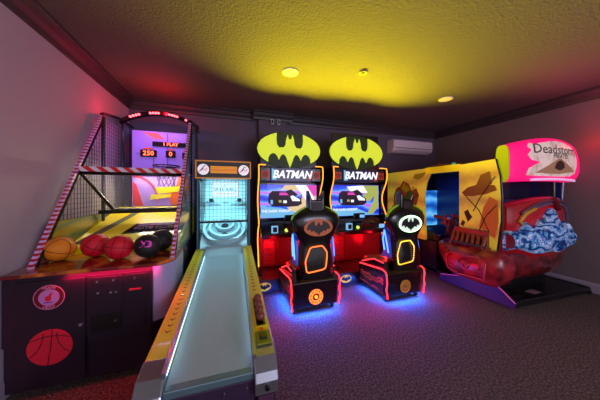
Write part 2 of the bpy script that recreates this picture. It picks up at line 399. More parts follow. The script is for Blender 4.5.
for a, b in ((-1.12, -1.0), (-.83, -.75), (-.63, -.55)): MB().box((a, 3.49, 1.885), (b, 3.5, 1.905)).build('display_caption_strip', M['orange'], bo)

for o_ in list(bpy.data.objects):
    if o_.name.startswith('display_digits'): o_.location = (.04, 0, .055)
    if o_.name.startswith(('message_display', 'score_display', 'display_caption')): o_.location.z = .055
bo.location.x = .04
# hoop
hp = MB(); hx, hy, hz, hr = -.76, 3.30, 1.70, .155
hp.tube([(hx+hr*math.cos(2*PI*i/28), hy+hr*math.sin(2*PI*i/28), hz) for i in range(28)], .008, 6, True)
hp.box((hx-.05, hy+hr-.01, hz-.03), (hx+.05, 3.5, hz+.01))
ho = hp.build('hoop_rim', M['black2'], B)
nt = MB()
for i in range(12):
    for s in (-1, 1):
        nt.tube([(hx+r*math.cos(2*PI*(i+s*k*.5)/12), hy+r*math.sin(2*PI*(i+s*k*.5)/12), hz-z) for k, (r, z) in enumerate(((hr, 0), (hr*.82, .07), (hr*.68, .14), (hr*.6, .21), (hr*.62, .27)))], .0028, 4)
nt.build('hoop_net', mat('net_cord', (60, 40, 70), .7), ho)
# led arch
ar = MB(); pts = []
for i in range(17):
    a = i/16; x = -1.31+.925*a; pts.append((x, 3.42, 2.24+.15*math.sin(PI*a)**.8))
for (a, b) in zip(pts, pts[1:]):
    ar.add([(a[0], a[1]-.03, a[2]), (b[0], b[1]-.03, b[2]), (b[0], b[1]+.03, b[2]), (a[0], a[1]+.03, a[2]),
            (a[0], a[1]-.03, a[2]+.05), (b[0], b[1]-.03, b[2]+.05), (b[0], b[1]+.03, b[2]+.05), (a[0], a[1]+.03, a[2]+.05)],
           [(3,2,1,0), (4,5,6,7), (0,1,5,4), (2,3,7,6)])
ARCH = ar.build('top_arch', M['black2'], B)
for cl in (.18, .42, .66, .88):
    lm = MB()
    for k in range(4 if cl < .85 else 1):
        a = cl+(k-1.5)*.034; x = -1.31+.925*a; z = 2.24+.15*math.sin(PI*a)**.8+.025
        lm.cyl((x, 3.39, z), (x, 3.380, z), .0135, 10)
    lm.build('led_cluster', M['redled'], ARCH)

# balls
def ball(x, y, label, m, rot, brand=None):
    t = thing('basketball', label, 'basketball', (x, y, .821), 0, 'basketballs in the tray of the hoop machine')
    r = .095
    b = MB().sphere((0, 0, 0), r, 32, 20).build('ball_cover', m, t); b.location = (0, 0, r)
    s = MB(); n = 40; q = r*1.003
    s.tube([(q*math.cos(2*PI*i/n), q*math.sin(2*PI*i/n), 0) for i in range(n)], .0022, 4, True)
    s.tube([(q*math.cos(2*PI*i/n), 0, q*math.sin(2*PI*i/n)) for i in range(n)], .0022, 4, True)
    for sg_ in (-1, 1):
        pts = []
        for i in range(n):
            a = 2*PI*i/n; v = Vector((math.cos(a)*.72, sg_*(.52+.22*math.cos(2*a)), math.sin(a)*.72)); v.normalize(); pts.append(v*q)
        s.tube(pts, .0022, 4, True)
    so = s.build('seam', M['seam'], b); b.rotation_euler = rot
    if brand: text('ball_lettering', brand, .07, M['magenta'], t, (0.015, -.088, .125), ext=.001, rz=-.1, tilt=-.35, bold=.002, fn=lambda v: (v-Vector((0, 0, r))).normalized()*(r*1.006)+Vector((0, 0, r)))
ball(-1.255, 2.24, 'orange basketball at the left end of the hoop machine tray', M['ball_o'], (.2, .35, .4))
ball(-1.045, 2.285, 'red basketball beside the orange ball in the hoop machine tray', M['ball_r'], (.5, .2, 1.2))
ball(-.825, 2.14, 'bright red basketball next to the black ball with pink lettering', M['ball_r'], (.1, .2, 1.4))
ball(-.625, 2.125, 'black basketball with pink lettering in the hoop machine tray', M['ball_k'], (.9, .5, .3), 'XB')
ball(-.575, 2.335, 'plain black basketball half hidden at the right end of the tray', M['ball_k'], (.4, .1, .3))

# ------------------------------------------------------------------ alley roller
S = thing('alley_roller_machine', 'long yellow ball-rolling alley game with pale blue lane and ringed target', 'arcade machine', (-.103, 0, 0), -.024)
M['yrail'] = mat('rail_yellow', (240, 228, 40), .4, coat=.15, noise=(2.2, (240, 195, 25), .4, .7))
M['lane'] = mat('lane_mat', (160, 192, 205), .45, bump=(30, .05))
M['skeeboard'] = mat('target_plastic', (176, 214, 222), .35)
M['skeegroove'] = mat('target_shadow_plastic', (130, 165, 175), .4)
M['cyanled'] = glow('cool_led', (190, 225, 255), 3.5)
def zr(y): return .50+(y-1.17)*.1012      # the rails rise towards the target
YE = 2.90
OX, IX = .325, .21
for s in (-1, 1):
    x0, x1 = (s*OX, s*IX)
    rl = MB().prism([(1.28, zr(1.28)-.15), (1.28, zr(1.28)), (YE, zr(YE)), (YE, zr(YE)-.15)], 'x', x0, x1).build('side_rail', M['yrail'], S, bevel=.010)
    mk = MB(); xm = s*.268
    for k in range(24):
        y = 1.48+k*.056; z = zr(y)+.002
        if s > 0 and y < 1.80: continue
        mk.add([(xm-.014, y, z), (xm, y-.016, z-.001), (xm+.014, y, z), (xm+.014, y+.011, z+.001), (xm, y-.005, z), (xm-.014, y+.011, z+.001)], [(0,1,4,5), (1,2,3,4)])
    mk.build('rail_arrows', mat('arrow_print', (120, 40, 15), .5) if s < 0 else bpy.data.materials['arrow_print'], rl)
    MB().prism([(1.285, zr(1.285)+.003), (1.285, .36), (1.12, .33), (1.115, .40), (1.135, .435), (1.185, .487)], 'x', x0*1.01, x1*.99).build('rail_end_cap', M['silver'], rl, bevel=.008)
    MB().cyl((s*.27, 1.121, .375), (s*.27, 1.103, .372), .012, 16).build('bolt', M['black2'], rl)
    MB().prism([(1.17, .02), (1.17, .36), (1.3, zr(1.3)-.14), (YE, zr(YE)-.14), (YE, .02)], 'x', x0*.985, x1).build('side_cabinet', M['black'], S)
    MB().prism([(1.22, zr(1.22)-.040), (1.22, zr(1.22)-.030), (YE, zr(YE)-.030), (YE, zr(YE)-.040)], 'x', s*.2105, s*.206).build('led_strip', M['cyanled'], S)
    MB().prism([(1.18, zr(1.18)-.02), (1.18, zr(1.18)+.004), (YE, zr(YE)+.004), (YE, zr(YE)-.02)], 'x', s*.222, s*.204).build('rail_lip', M['silver'], S)
MB().prism([(1.17, .02), (1.17, .40), (YE, zr(YE)-.14), (YE, .02)], 'x', -.208, .208).build('lane_cabinet', M['black2'], S)
MB().box((-.209, 1.155, .12), (.209, 1.172, .395)).build('front_panel', mat('front_mauve', (70, 50, 80), .35, metal=.3), S, bevel=.004)
for x in (-.16, -.05, .06, .17): MB().cyl((x, 1.157, .355), (x, 1.147, .355), .007, 10).build('screw', M['chrome'], S)
MB().box((.228, 1.15, .06), (.312, 1.175, .30)).build('access_door', mat('door_mauve', (85, 45, 80), .4), S, bevel=.003)
MB().box((-.209, 1.155, .395), (.209, 1.20, .435)).build('lane_front_lip', mat('lip_aqua', (110, 140, 150), .3, metal=.4), S, bevel=.006)
MB().prism([(1.19, .38), (1.19, zr(1.19)-.068), (2.4, zr(2.4)-.066), (2.70, zr(2.7)-.035), (2.90, .73), (2.90, .45)], 'x', -.206, .206).build('lane', M['lane'], S)
RT = .098
MB().box((0, 0, 0), (.072, .32, .006)).build('ball_return_frame', M['yrail'], S).matrix_local = Matrix.Translation((.238, 1.38, zr(1.38))) @ Matrix.Rotation(.101, 4, 'X')
MB().box((.007, .01, .004), (.065, .31, .009)).build('ball_return_tray', M['black2'], S).matrix_local = Matrix.Translation((.238, 1.38, zr(1.38))) @ Matrix.Rotation(.101, 4, 'X')
MB().box((0, 0, 0), (.085, .10, .012)).build('button_plate', mat('olive_plate', (120, 130, 20), .4), S, bevel=.003).matrix_local = Matrix.Translation((.230, 1.215+.02, zr(1.235))) @ Matrix.Rotation(.101, 4, 'X')
MB().box((.02, .03, .010), (.062, .078, .024)).build('start_button', M['black2'], S, bevel=.004).matrix_local = Matrix.Translation((.230, 1.235, zr(1.235))) @ Matrix.Rotation(.101, 4, 'X')
MB().cyl((.272, 1.36, zr(1.36)), (.272, 1.36, zr(1.36)+.008), .009, 12).build('coin_button', M['orange'], S)
# tower (drawn at full size, then fitted to the alley)
tw = lambda v: Vector((v.x*.92, 2.85+(v.y-3.155)*.92, .115+v.z*.935))
tws = lambda v: tw(slope(v))
MB().box((-.335, 3.17, -.13), (-.30, 3.80, 1.50)).build('tower_side', M['black'], S, fn=tw)
MB().box((.30, 3.17, -.13), (.335, 3.80, 1.50)).build('tower_side', M['black'], S, fn=tw)
tr = MB()
tr.box((-.335, 3.155, .60), (-.318, 3.19, 1.50)); tr.box((.318, 3.155, .60), (.335, 3.19, 1.50))
tr.build('tower_edge_trim', mat('blue_trim', (70, 120, 150), .35, metal=.3), S, fn=tw)
MB().box((-.30, 3.72, .60), (.30, 3.78, 1.52)).build('target_back', M['skeeboard'], S, fn=tw)
MB().add([(-.30, 3.14, .60), (.30, 3.14, .60), (.30, 3.72, 1.02), (-.30, 3.72, 1.02)], [(0,1,2,3)]).add([(-.30, 3.14, .59), (.30, 3.14, .59), (.30, 3.72, 1.01), (-.30, 3.72, 1.01)], [(3,2,1,0)]).build('target_slope', M['skeeboard'], S, fn=tw)
def slope(v):  # local (x, s along slope, h) -> world
    L = math.hypot(.58, .42); return Vector((v.x, 3.14+v.y*.58/L-v.z*.42/L, .60+v.y*.42/L+v.z*.58/L))
def sring(rx, ry, cy, w, h, a0=0, a1=2*PI, n=40):
    mb = MB(); k = n
    R_ = []
    full = abs(a1-a0-2*PI) < 1e-3
    for i in range(k+(0 if full else 1)):
        a = a0+(a1-a0)*i/k
        R_.append([(( rx-o)*math.cos(a), cy+(ry-o)*math.sin(a), z) for o, z in ((0, 0), (0, h), (w, h), (w, 0))])
    vs = [p for r in R_ for p in r]; m_ = len(R_); fs = []
    for i in range(m_ if full else m_-1):
        j = (i+1) % m_
        for q in range(3): fs.append((i*4+q, j*4+q, j*4+q+1, i*4+q+1))
    mb.add(vs, fs, 0, False); return mb
TR = sring(.285, .26, .30, .035, .07).build('target_ring', M['skeeboard'], S, fn=tws); 
sring(.215, .19, .34, .03, .06).build('target_ring', M['skeeboard'], S, fn=tws)
sring(.13, .115, .40, .025, .055).build('target_ring', M['skeeboard'], S, fn=tws)
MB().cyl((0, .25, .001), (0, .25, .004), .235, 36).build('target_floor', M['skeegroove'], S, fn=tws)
hol = MB()
for x, y, r in ((0, .40, .05), (0, .56, .045), (0, .22, .045)): hol.cyl((x, y, .004), (x, y, .010), r, 24)
hol.build('score_hole', M['black'], S, fn=tws)
th = MB()
for x, z, r in ((-.21, 1.18, .045), (.21, 1.18, .045), (0, 1.15, .035)):
    pass
for x in (-.21, .21):
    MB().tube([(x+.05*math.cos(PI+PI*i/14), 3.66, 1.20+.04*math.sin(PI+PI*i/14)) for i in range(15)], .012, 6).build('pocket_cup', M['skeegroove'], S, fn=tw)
    MB().oval((x, 3.72, 1.20), .035, .03, .005).build('pocket_hole', M['black'], S, fn=tw)
for k, (x, z) in enumerate(((-.12, 1.13), (0, 1.16), (.12, 1.13))):
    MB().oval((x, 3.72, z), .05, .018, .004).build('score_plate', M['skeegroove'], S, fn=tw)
po = MB().box((-.20, 3.705, 1.25), (.20, 3.72, 1.48)).build('poster', mat('poster_white', (235, 235, 240), .5), S, fn=tw)
pb = MB(); 
for a, b in (((-.20, 1.25), (.20, 1.257)), ((-.20, 1.473), (.20, 1.48)), ((-.20, 1.25), (-.193, 1.48)), ((.193, 1.25), (.20, 1.48))): pb.box((a[0], 3.702, a[1]), (b[0], 3.706, b[1]))
pb.build('poster_border', M['redprint'], po, fn=tw)
text('poster_lettering', 'SKEE BALL', .075, mat('poster_ink', (70, 50, 80), .5), S, (0, 3.70, 1.365), bold=.001, ext=.001, fn=tw)
MB().tube([(-.14+.28*i/24, 3.70, 1.305+.008*math.sin(i*1.1)) for i in range(25)], .006, 5).build('poster_flourish', mat('poster_red', (225, 60, 30), .5), S, fn=tw)
MB().tube([(-.02, 3.70, 1.41), (0, 3.70, 1.435), (.03, 3.70, 1.425)], .005, 5).build('poster_flourish', M['redprint'], S, fn=tw)
gr = MB()
z = .96
while z < 1.50:
    gr.box((-.30, 3.178, z-.0016), (.30, 3.182, z+.0016)); z += .047
x = -.28
while x < .3:
    gr.box((x-.0016, 3.178, .94), (x+.0016, 3.182, 1.50)); x += .047
gr.build('front_netting', M['wire'], S, fn=tw)
MB().box((-.31, 3.165, .925), (.31, 3.19, .95)).build('net_bar', M['black2'], S, fn=tw)
MB().box((-.345, 3.10, 1.50), (.345, 3.80, 1.73)).build('marquee_box', M['black2'], S, bevel=.005, fn=tw)
mf = MB()
for a, b in (((-.345, 1.50), (.345, 1.515)), ((-.345, 1.715), (.345, 1.73)), ((-.345, 1.50), (-.33, 1.73)), ((.33, 1.50), (.345, 1.73))): mf.box((a[0], 3.085, a[1]), (b[0], 3.10, b[1]))
mf.build('marquee_frame', mat('orange_frame', (215, 140, 50), .4, emit=(220, 140, 40), es=.25), S, fn=tw)
for x in (-.25, .25):
    o = MB().oval((x, 3.10, 1.615), .068, .068, .008, 28).build('marquee_badge', mat('badge_white', (230, 225, 230), .4, emit=(230, 225, 240), es=.7), S, fn=tw)
    bb_ = MB(); y0 = 3.088
    bb_.tube([(x-.045, y0, 1.585), (x-.01, y0, 1.63), (x+.03, y0, 1.60), (x+.045, y0, 1.635)], .006, 5, m=0)
    bb_.tube([(x-.02, y0, 1.60), (x+.005, y0, 1.655), (x+.03, y0, 1.66)], .006, 5, m=1)
    bb_.build('badge_figure', [M['redprint'], M['wire']], o, fn=tw)
mp = MB().box((-.165, 3.09, 1.57), (.165, 3.10, 1.66))
mp.build('marquee_strip', wave_mat('marquee_orange', [(0, (210, 90, 20)), (.5, (240, 170, 20)), (1, (225, 130, 20))], 6, 1, emit=.45), S, fn=tw)
light('alley_tower_lamp', 'AREA', (0, 2.93, 1.47), (170, 236, 252), 7.5, .5, (math.radians(28), 0, 0), sy=.06).parent = S
# rolling balls
bx_ = S.matrix_basis if 0 else Matrix.Translation(S.location) @ Matrix.Rotation(-.024, 4, 'Z')
MB_BROWN = mat('ball_brown', (125, 60, 45), .3, coat=.3)
for k, lab_ in enumerate(('brown rolling ball nearest the camera in the alley return', 'brown rolling ball, second from the front of the alley return',
         'brown rolling ball, third from the front of the alley return', 'brown rolling ball farthest back in the alley return')):
    y = 1.43+k*.068; p = bx_ @ Vector((.274, y, zr(y)+.0385))
    b_ = MB().sphere((0, 0, 0), .0275, 20, 12).build('alley_ball', MB_BROWN); b_.location = p
    tag(b_, lab_, 'ball', 'rolling balls in the alley return tray')

# ------------------------------------------------------------------ emblem driving machines
M['neon_y'] = glow('amber_neon', (255, 150, 40), 2.6)
M['neon_r'] = glow('red_neon', (255, 42, 50), 4)
M['neon_o'] = glow('orange_neon', (255, 110, 45), 2.4)
M['sign'] = mat('emblem_yellow', (190, 210, 20), .5, emit=(200, 218, 55), es=.8)
M['sign_edge'] = mat('emblem_backing', (24, 36, 6), .5, emit=(50, 80, 5), es=.12)
M['redlit_cab'] = mat('black_metal_red_lit', (120, 15, 30), .3, metal=.4)  # red footwell light put into the black panel's colour
M['screen_blue'] = wave_mat('race_screen_blue', [(0, (20, 40, 190)), (.5, (40, 90, 235)), (.8, (90, 160, 250)), (1, (170, 90, 230))], 1.5, 5, emit=1.1)
M['scr_white'] = glow('screen_white', (235, 235, 250), 1.3)
M['scr_tan'] = glow('screen_tan', (225, 195, 150), 1.1)
M['scr_olive'] = glow('screen_olive', (170, 180, 90), 1.0)
M['scr_dark'] = glow('screen_dark', (38, 18, 45), .7)
M['scr_cyan'] = glow('screen_cyan', (120, 190, 235), 1.0)
M['scr_pink'] = glow('screen_pink', (230, 70, 190), 1.0)
M['green'] = mat('green_trim', (150, 215, 20), .4, emit=(150, 220, 10), es=.12)
M['blueled'] = glow('blue_light', (70, 130, 255), 3.5)
BAT = [(0, .30), (.045, .30), (.075, .42), (.12, .30), (.14, .14), (.20, .06), (.34, .05), (.41, .13), (.43, .28), (.42, .455),
       (.58, .405), (.75, .33), (.88, .24), (.97, .12), (1, 0), (.97, -.12), (.88, -.24), (.78, -.31),
       (.68, -.36), (.67, -.24), (.61, -.15), (.53, -.11), (.45, -.13), (.39, -.20), (.35, -.29), (.30, -.19), (.24, -.13), (.17, -.14), (.11, -.22), (.07, -.34), (0, -.50)]
BAT2 = [(0, .24), (.03, .24), (.055, .34), (.085, .22), (.12, .14), (.2, .11), (.27, .16), (.30, .30), (.26, .38), (.55, .32), (.78, .16), (.86, 0), (.82, -.14),
        (.70, -.08), (.60, -.10), (.54, -.24), (.42, -.17), (.31, -.18), (.24, -.28), (.14, -.28), (.05, -.36), (0, -.46)]
def mirror(pts, sc, sz=None):
    sz = sz or sc
    return [(x*sc, z*sz) for x, z in pts]+[(-x*sc, z*sz) for x, z in pts[::-1] if x > 1e-6]
def driver(name_label, loc, variant, rz=0):
    T = thing('driving_arcade_machine', name_label, 'arcade machine', loc, rz, 'twin driving machines with bat emblem signs')
    W = .52
    prof = [(.46, .02), (-.34, .02), (-.36, .20), (-.16, .26), (-.12, .45), (-.04, .62), (-.10, .80), (-.20, .88), (-.14, 1.0), (-.06, 1.15), (-.05, 1.28), (-.10, 1.40), (-.17, 1.52), (-.19, 1.64), (-.17, 1.75), (.30, 1.75), (.46, 1.5)]
    for s in (-1, 1):
        sp_ = MB().prism(prof, 'x', s*W, s*(W-.03)).build('side_panel', M['black2'], T)
        edge = [(s*(W-.012), y-.012, z) for y, z in prof[3:15]]
        # smooth the path
        sm = []
        for i in range(len(edge)-1):
            a, b = Vector(edge[i]), Vector(edge[i+1])
            for k in range(4): sm.append(a.lerp(b, k/4))
        sm.append(Vector(edge[-1]))
        for _ in range(3): sm = [sm[0]]+[(sm[i-1]+sm[i]*2+sm[i+1])/4 for i in range(1, len(sm)-1)]+[sm[-1]]
        MB().tube(sm+[Vector((s*(W-.03), -.14, 1.762)), Vector((s*(W-.12), -.14, 1.762))], .008, 8).build('neon_edge', M['neon_y'], sp_)
    MB().box((-W+.03, .06, .02), (W-.03, .46, 1.75)).build('cabinet_body', M['black'], T)
    # lower front: coin panels
    lp = MB().box((-W+.03, -.02, .2), (W-.03, .06, .66)).build('lower_panel', M['redlit_cab'], T)
    cdr = MB().box((-.42, -.03, .24), (-.24, -.02, .60)).build('coin_door', mat('coin_door_red_lit', (150, 20, 35), .3, metal=.3) if variant == 0 else bpy.data.materials['coin_door_red_lit'], lp, bevel=.004)  # door colour reddened by the footwell light too
    q = MB()
    for z in (.29, .38, .47, .54): q.box((-.39, -.036, z), (-.27, -.03, z+.008))
    q.cyl((-.26, -.03, .42), (-.26, -.045, .42), .008, 10); q.build('coin_slots', M['black'], lp)
    MB().tube([(-.20, -.03, .22), (-.20, -.03, .64)], .008, 6).build('panel_edge', M['redlit_cab'], T)
    # foot / step
    MB().box((-W-.07, -.50, .02), (W, .06, .19)).build('floor_step', M['black'], T, bevel=.01)
    st_ = MB().box((-W-.065, -.512, .03), (-W+.15, -.50, .18)).build('step_decal_plate', mat('violet_dark', (36, 22, 50), .35) if variant == 0 else bpy.data.materials['violet_dark'], T)
    em = MB(); em.oval((-W+.042, -.513, .105), .088, .056, .004, 28, 0)
    em.prism([(x-W+.042, z+.105) for x, z in mirror(BAT2, .088, .1)], 'y', -.520, -.517, 1)
    em.build('step_emblem', [mat('emblem_print', (225, 205, 20), .4, emit=(220, 200, 10), es=.25) if variant == 0 else bpy.data.materials['emblem_print'], M['black']], T)['label'] = 'yellow oval emblem'
    # monitor
    bz = MB().box((-.49, -.02, .90), (.49, .07, 1.50)).build('monitor_bezel', M['black2'], T, bevel=.008)
    sz0, sz1, sx = .95, 1.47, .465
    sc_ = MB().box((-sx, -.028, sz0), (sx, -.02, sz1)).build('screen', M['screen_blue'], bz)
    if 1:
        a = MB(); y = -.0295
        def poly(pts, m): 
            nonlocal y
            a.add([(x*sx, y, sz0+(sz1-sz0)*(z*.5+.5)) for x, z in pts], [list(range(len(pts)))], m); y -= .0006
        if variant == 0:
            poly([(-.15, .98), (.9, .98), (.99, .4), (.98, -.6), (.3, -.98), (-.1, -.4), (.4, -.2), (.5, .6), (-.3, .7)], 1)
            poly([(.2, .98), (.6, .98), (.9, .2), (.97, -.5), (.8, -.5), (.5, .3)], 0)
            poly([(.62, .98), (1, .98), (1, .3), (.88, .3)], 5)
            poly([(-.98, -.3), (-.3, -.4), (.3, -.75), (.2, -.98), (-.98, -.98)], 4)
        else:
            poly([(.1, .98), (.75, .98), (.85, .4), (.6, -.1), (.2, 0), (.4, .5)], 2)
            poly([(.7, .98), (.98, .98), (.98, -.5), (.7, -.98), (.45, -.98), (.75, -.1), (.8, .4)], 2)
            poly([(-.4, .9), (.3, .98), (.5, .5), (-.2, .5)], 0)
            poly([(-.98, -.55), (0, -.5), (.7, -.98), (-.98, -.98)], 4)
        # dark racing car
        poly([(-.72, .42), (-.60, .62), (-.15, .60), (.05, .72), (.30, .40), (.22, .30), (.42, .12), (.45, -.18), (.30, -.32), (-.05, -.35), (-.62, -.30), (-.74, -.05)], 3)
        poly([(-.35, .52), (-.12, .52), (-.02, .36), (-.36, .36)], 5)
        poly([(-.66, .08), (-.58, .08), (-.58, -.18), (-.66, -.18)], 4)
        poly([(-.38, .06), (-.28, .06), (-.28, -.08), (-.38, -.08)], 2)
        poly([(-.22, .04), (-.10, .04), (-.10, -.12), (-.22, -.12)], 0)
        poly([(.02, .30), (.12, .34), (.36, .10), (.38, -.02), (.10, .0)], 0)
        a.build('screen_picture', [M['scr_white'], M['scr_tan'], M['scr_olive'], M['scr_dark'], M['scr_cyan'], M['scr_pink']], bz)
        text('screen_lettering', 'THE DARK KNIGHT', .054, M['scr_white'], bz, (-.215, -.037, 1.055), ext=.0005, bold=.001)
    # marquee with speakers
    mq = MB().box((-.33, -.16, 1.515), (.33, .06, 1.725)).build('marquee', mat('marquee_dark', (22, 18, 40), .3, emit=(40, 40, 100), es=.25) if variant == 0 else bpy.data.materials['marquee_dark'], T, bevel=.004)
    text('marquee_lettering', 'BATMAN', .165, M['scr_white'], mq, (.01, -.164, 1.62), ext=.003, bold=.005, shear=.25, sx=.93)
    bl = MB(); bl.prism([(-.31, 1.54), (-.24, 1.54), (-.27, 1.69), (-.31, 1.71)], 'y', -.166, -.16, 0); bl.prism([(.26, 1.54), (.31, 1.54), (.31, 1.66)], 'y', -.166, -.16, 1)
    bl.build('marquee_art', [M['scr_cyan'], M['orange']], mq)
    for s in (-1, 1):
        b = MB().box((s*.335, -.155, 1.52), (s*.485, .06, 1.72)).build('speaker_box', M['black2'], T, bevel=.006)
        c = MB(); cx_ = s*.41
        c.box((cx_-.055, -.160, 1.565), (cx_+.055, -.155, 1.675), 0)
        c.ring((cx_, -.163, 1.62), .035, .035, .006, 20, 1)
        c.oval((cx_, -.160, 1.62), .018, .018, .006, 16, 1)
        c.build('speaker_grille', [mat('speaker_orange', (150, 60, 35), .4, emit=(190, 60, 20), es=.3) if variant == 0 else bpy.data.materials['speaker_orange'], M['darkred']], b)
    # dash
    ds = MB().prism([(-.02, .66), (-.26, .68), (-.28, .74), (-.20, .80), (-.06, .90), (-.02, .90)], 'x', -.48, .48).build('dashboard', M['black2'], T, bevel=.008)
    d2 = MB(); d2.box((-.34, -.315, .765), (-.25, -.27, .865), 0); d2.box((-.325, -.319, .78), (-.265, -.315, .85), 1)
    d2.build('card_reader', [M['scr_cyan'], M['black']], T)
    g = MB().cyl((-.11, -.24, .79), (-.11, -.265, .785), .024, 18).build('start_button', glow('green_button', (190, 220, 80), 1.6) if variant == 0 else bpy.data.materials['green_button'], T)
    d3 = MB(); d3.prism([(-.12, .90), (.12, .90), (.10, 1.0), (-.10, 1.0)], 'y', -.14, -.10); d3.build('gauge_pod', M['black2'], T, bevel=.01)
    MB().box((.0, -.143, .925), (.09, -.14, .975)).build('gauge_display', glow('gauge_glow', (110, 170, 235), 1.4) if variant == 0 else bpy.data.materials['gauge_glow'], T)
    MB().box((.30, -.262, .76), (.40, -.25, .82)).build('map_display', bpy.data.materials['gauge_glow'], T)
    sw = MB(); c0 = Vector((.02, -.40, .86)); tl = .45
    sw.tube([c0+Vector((.15*math.cos(2*PI*i/26), .11*math.sin(2*PI*i/26)*math.sin(tl)*-1, .11*math.sin(2*PI*i/26)*math.cos(tl))) for i in range(26)], .014, 8, True)
    sw.tube([c0+Vector((-.15, 0, 0)), c0+Vector((.15, 0, 0))], .014, 6); sw.sphere(c0, .04, 14, 8, sc=(1.2, .7, .8))
    sw.tube([c0, c0+Vector((0, .2, -.06))], .022, 8)
    sw.build('steering_wheel', M['wire'], T)
    # topper sign
    sy = -.05
    sgn = MB(); n = 48
    ov = [(.52*math.cos(2*PI*i/n), 2.02+.285*math.sin(2*PI*i/n)) for i in range(n)]
    sgn.prism(ov, 'y', sy+.005, sy+.03)
    tp = sgn.build('sign_backing', M['sign_edge'], T)
    MB().box((-.46, sy+.032, 1.75), (.46, sy+.06, 2.34 if variant else 2.24)).build('sign_mount', M['black'], T)
    bt = MB().prism([(x, z+2.02) for x, z in mirror(BAT, .515, .555)], 'y', sy-.02, sy+.005).build('bat_sign', M['sign'], T)
    bt['label'] = 'glowing yellow-green bat emblem sign'
    # ------------------------------------------------ seat pod
    side_ = [(-1.11, .07), (-1.13, .36), (-1.08, .385), (-.62, .33), (-.52, .30), (-.52, .07)]
    SB = MB().prism(side_, 'x', -.275, .275).build('seat_base', M['black2'], T, bevel=.01)
    for s in (-1, 1):
        o = MB(); xx = s*.306
        o.prism([(-1.05, .10), (-1.06, .33), (-.60, .29), (-.56, .10)], 'x', s*.275, s*.281)
        art = o.build('base_side_art', wave_mat('pod_art', [(0, (20, 10, 14)), (.5, (60, 10, 16)), (.75, (190, 90, 30)), (1, (60, 12, 30))], 2.2, 7, emit=.05) if 'pod_art' not in bpy.data.materials else bpy.data.materials['pod_art'], SB)
        q = [(s*.278, -.56, .335), (s*.285, -.85, .375), (s*.288, -1.05, .405), (s*.29, -1.13, .385), (s*.294, -1.145, .33), (s*.284, -1.14, .24), (s*.30, -1.14, .18), (s*.284, -1.14, .14), (s*.28, -1.14, .07)]
        Q = [Vector(v) for v in q]; sm = []
        for i in range(len(Q)-1):
            for k in range(4): sm.append(Q[i].lerp(Q[i+1], k/4))
        sm.append(Q[-1])
        for _ in range(2): sm = [sm[0]]+[(sm[i-1]+sm[i]*2+sm[i+1])/4 for i in range(1, len(sm)-1)]+[sm[-1]]
        MB().tube(sm, .0075, 8).build('neon_edge', M['neon_r'], SB)['label'] = 'red neon edge tube'
        # fender beside the seat
        MB().prism([(-1.12, .36), (-1.06, .47), (-.85, .47), (-.58, .36), (-.56, .33)], 'x', s*.215, s*.262).build('seat_fender', M['black2'], SB, bevel=.01)
        MB().tube([(s*.268, -1.05, .478), (s*.268, -.86, .478), (s*.268, -.60, .372)], .006, 6).build('fender_light', M['neon_r'], SB)
    for x in (-.24, .24):
        for y in (-1.05, -.6):
            MB().cyl((x-.012, y, .026), (x+.012, y, .026), .026, 14).cyl((x, y, .03), (x, y, .075), .012, 8).build('caster', M['wire'], SB)
    rg = MB(); rc = (.0, -1.130, .185)
    rg.ring(rc, .078, .078, .007, 30, 0); rg.ring(rc, .050, .050, .010, 26, 0); rg.oval((rc[0], rc[1]+.008, rc[2]), .084, .084, .006, 30, 1); rg.oval(rc, .018, .018, .01, 16, 2)
    for k in range(10):
        a = 2*PI*k/10; rg.box((rc[0]+.066*math.cos(a)-.004, rc[1]-.006, rc[2]+.066*math.sin(a)-.004), (rc[0]+.066*math.cos(a)+.004, rc[1], rc[2]+.066*math.sin(a)+.004), 2)
    if variant == 0: rg.build('exhaust_light', [M['neon_o'], M['darkred'], M['neon_y']], SB)['label'] = 'orange round rear light ring'
    else:
        rg = MB(); 
        for R_, n_ in ((.070, 16), (.036, 8)):
            for k in range(n_):
                a = 2*PI*k/n_; rg.sphere((rc[0]+R_*math.cos(a), rc[1], rc[2]+R_*math.sin(a)), .0048, 6, 4, 0)
        rg.oval((rc[0], rc[1]+.008, rc[2]), .084, .084, .006, 30, 1)
        rg.build('exhaust_light', [M['neon_y'], M['black']], SB)['label'] = 'round rear light of amber dots'
    # seat back shell (loft)
    n_before = set(bpy.data.objects)
    def sec(z, hw, y0, y1, n=28, e=.6):
        r = []
        for j in range(n):
            a = 2*PI*j/n; cx_, sx_ = math.cos(a), math.sin(a)
            r.append((hw*math.copysign(abs(cx_)**e, cx_), (y0+y1)/2+(y1-y0)/2*math.copysign(abs(sx_)**e, sx_), z))
        return r
    SK = MB().loft([sec(*a) for a in ((.35, .235, -1.11, -.86), (.45, .225, -1.11, -.88), (.58, .215, -1.10, -.90), (.70, .195, -1.085, -.91), (.78, .19, -1.08, -.92), (.86, .24, -1.09, -.92),
                     (.95, .285, -1.10, -.93), (1.03, .295, -1.10, -.94), (1.09, .265, -1.09, -.95), (1.14, .19, -1.07, -.96), (1.18, .115, -1.05, -.97))])
    SBK = SK.build('seat_back', M['black2'], T)
    hd = MB(); hd.prism([(-.095, 1.10), (-.10, 1.22), (-.098, 1.38), (-.055, 1.265), (.055, 1.265), (.098, 1.38), (.10, 1.22), (.095, 1.10)], 'y', -1.06, -.95)
    hd.build('headrest', M['black2'], T, bevel=.014)
    MB().prism([(-.06, 1.13), (-.07, 1.24), (.07, 1.24), (.06, 1.13)], 'y', -1.068, -1.058).build('headrest_pad', mat('pad_maroon', (40, 14, 26), .5) if variant == 0 else bpy.data.materials['pad_maroon'], T, bevel=.003)
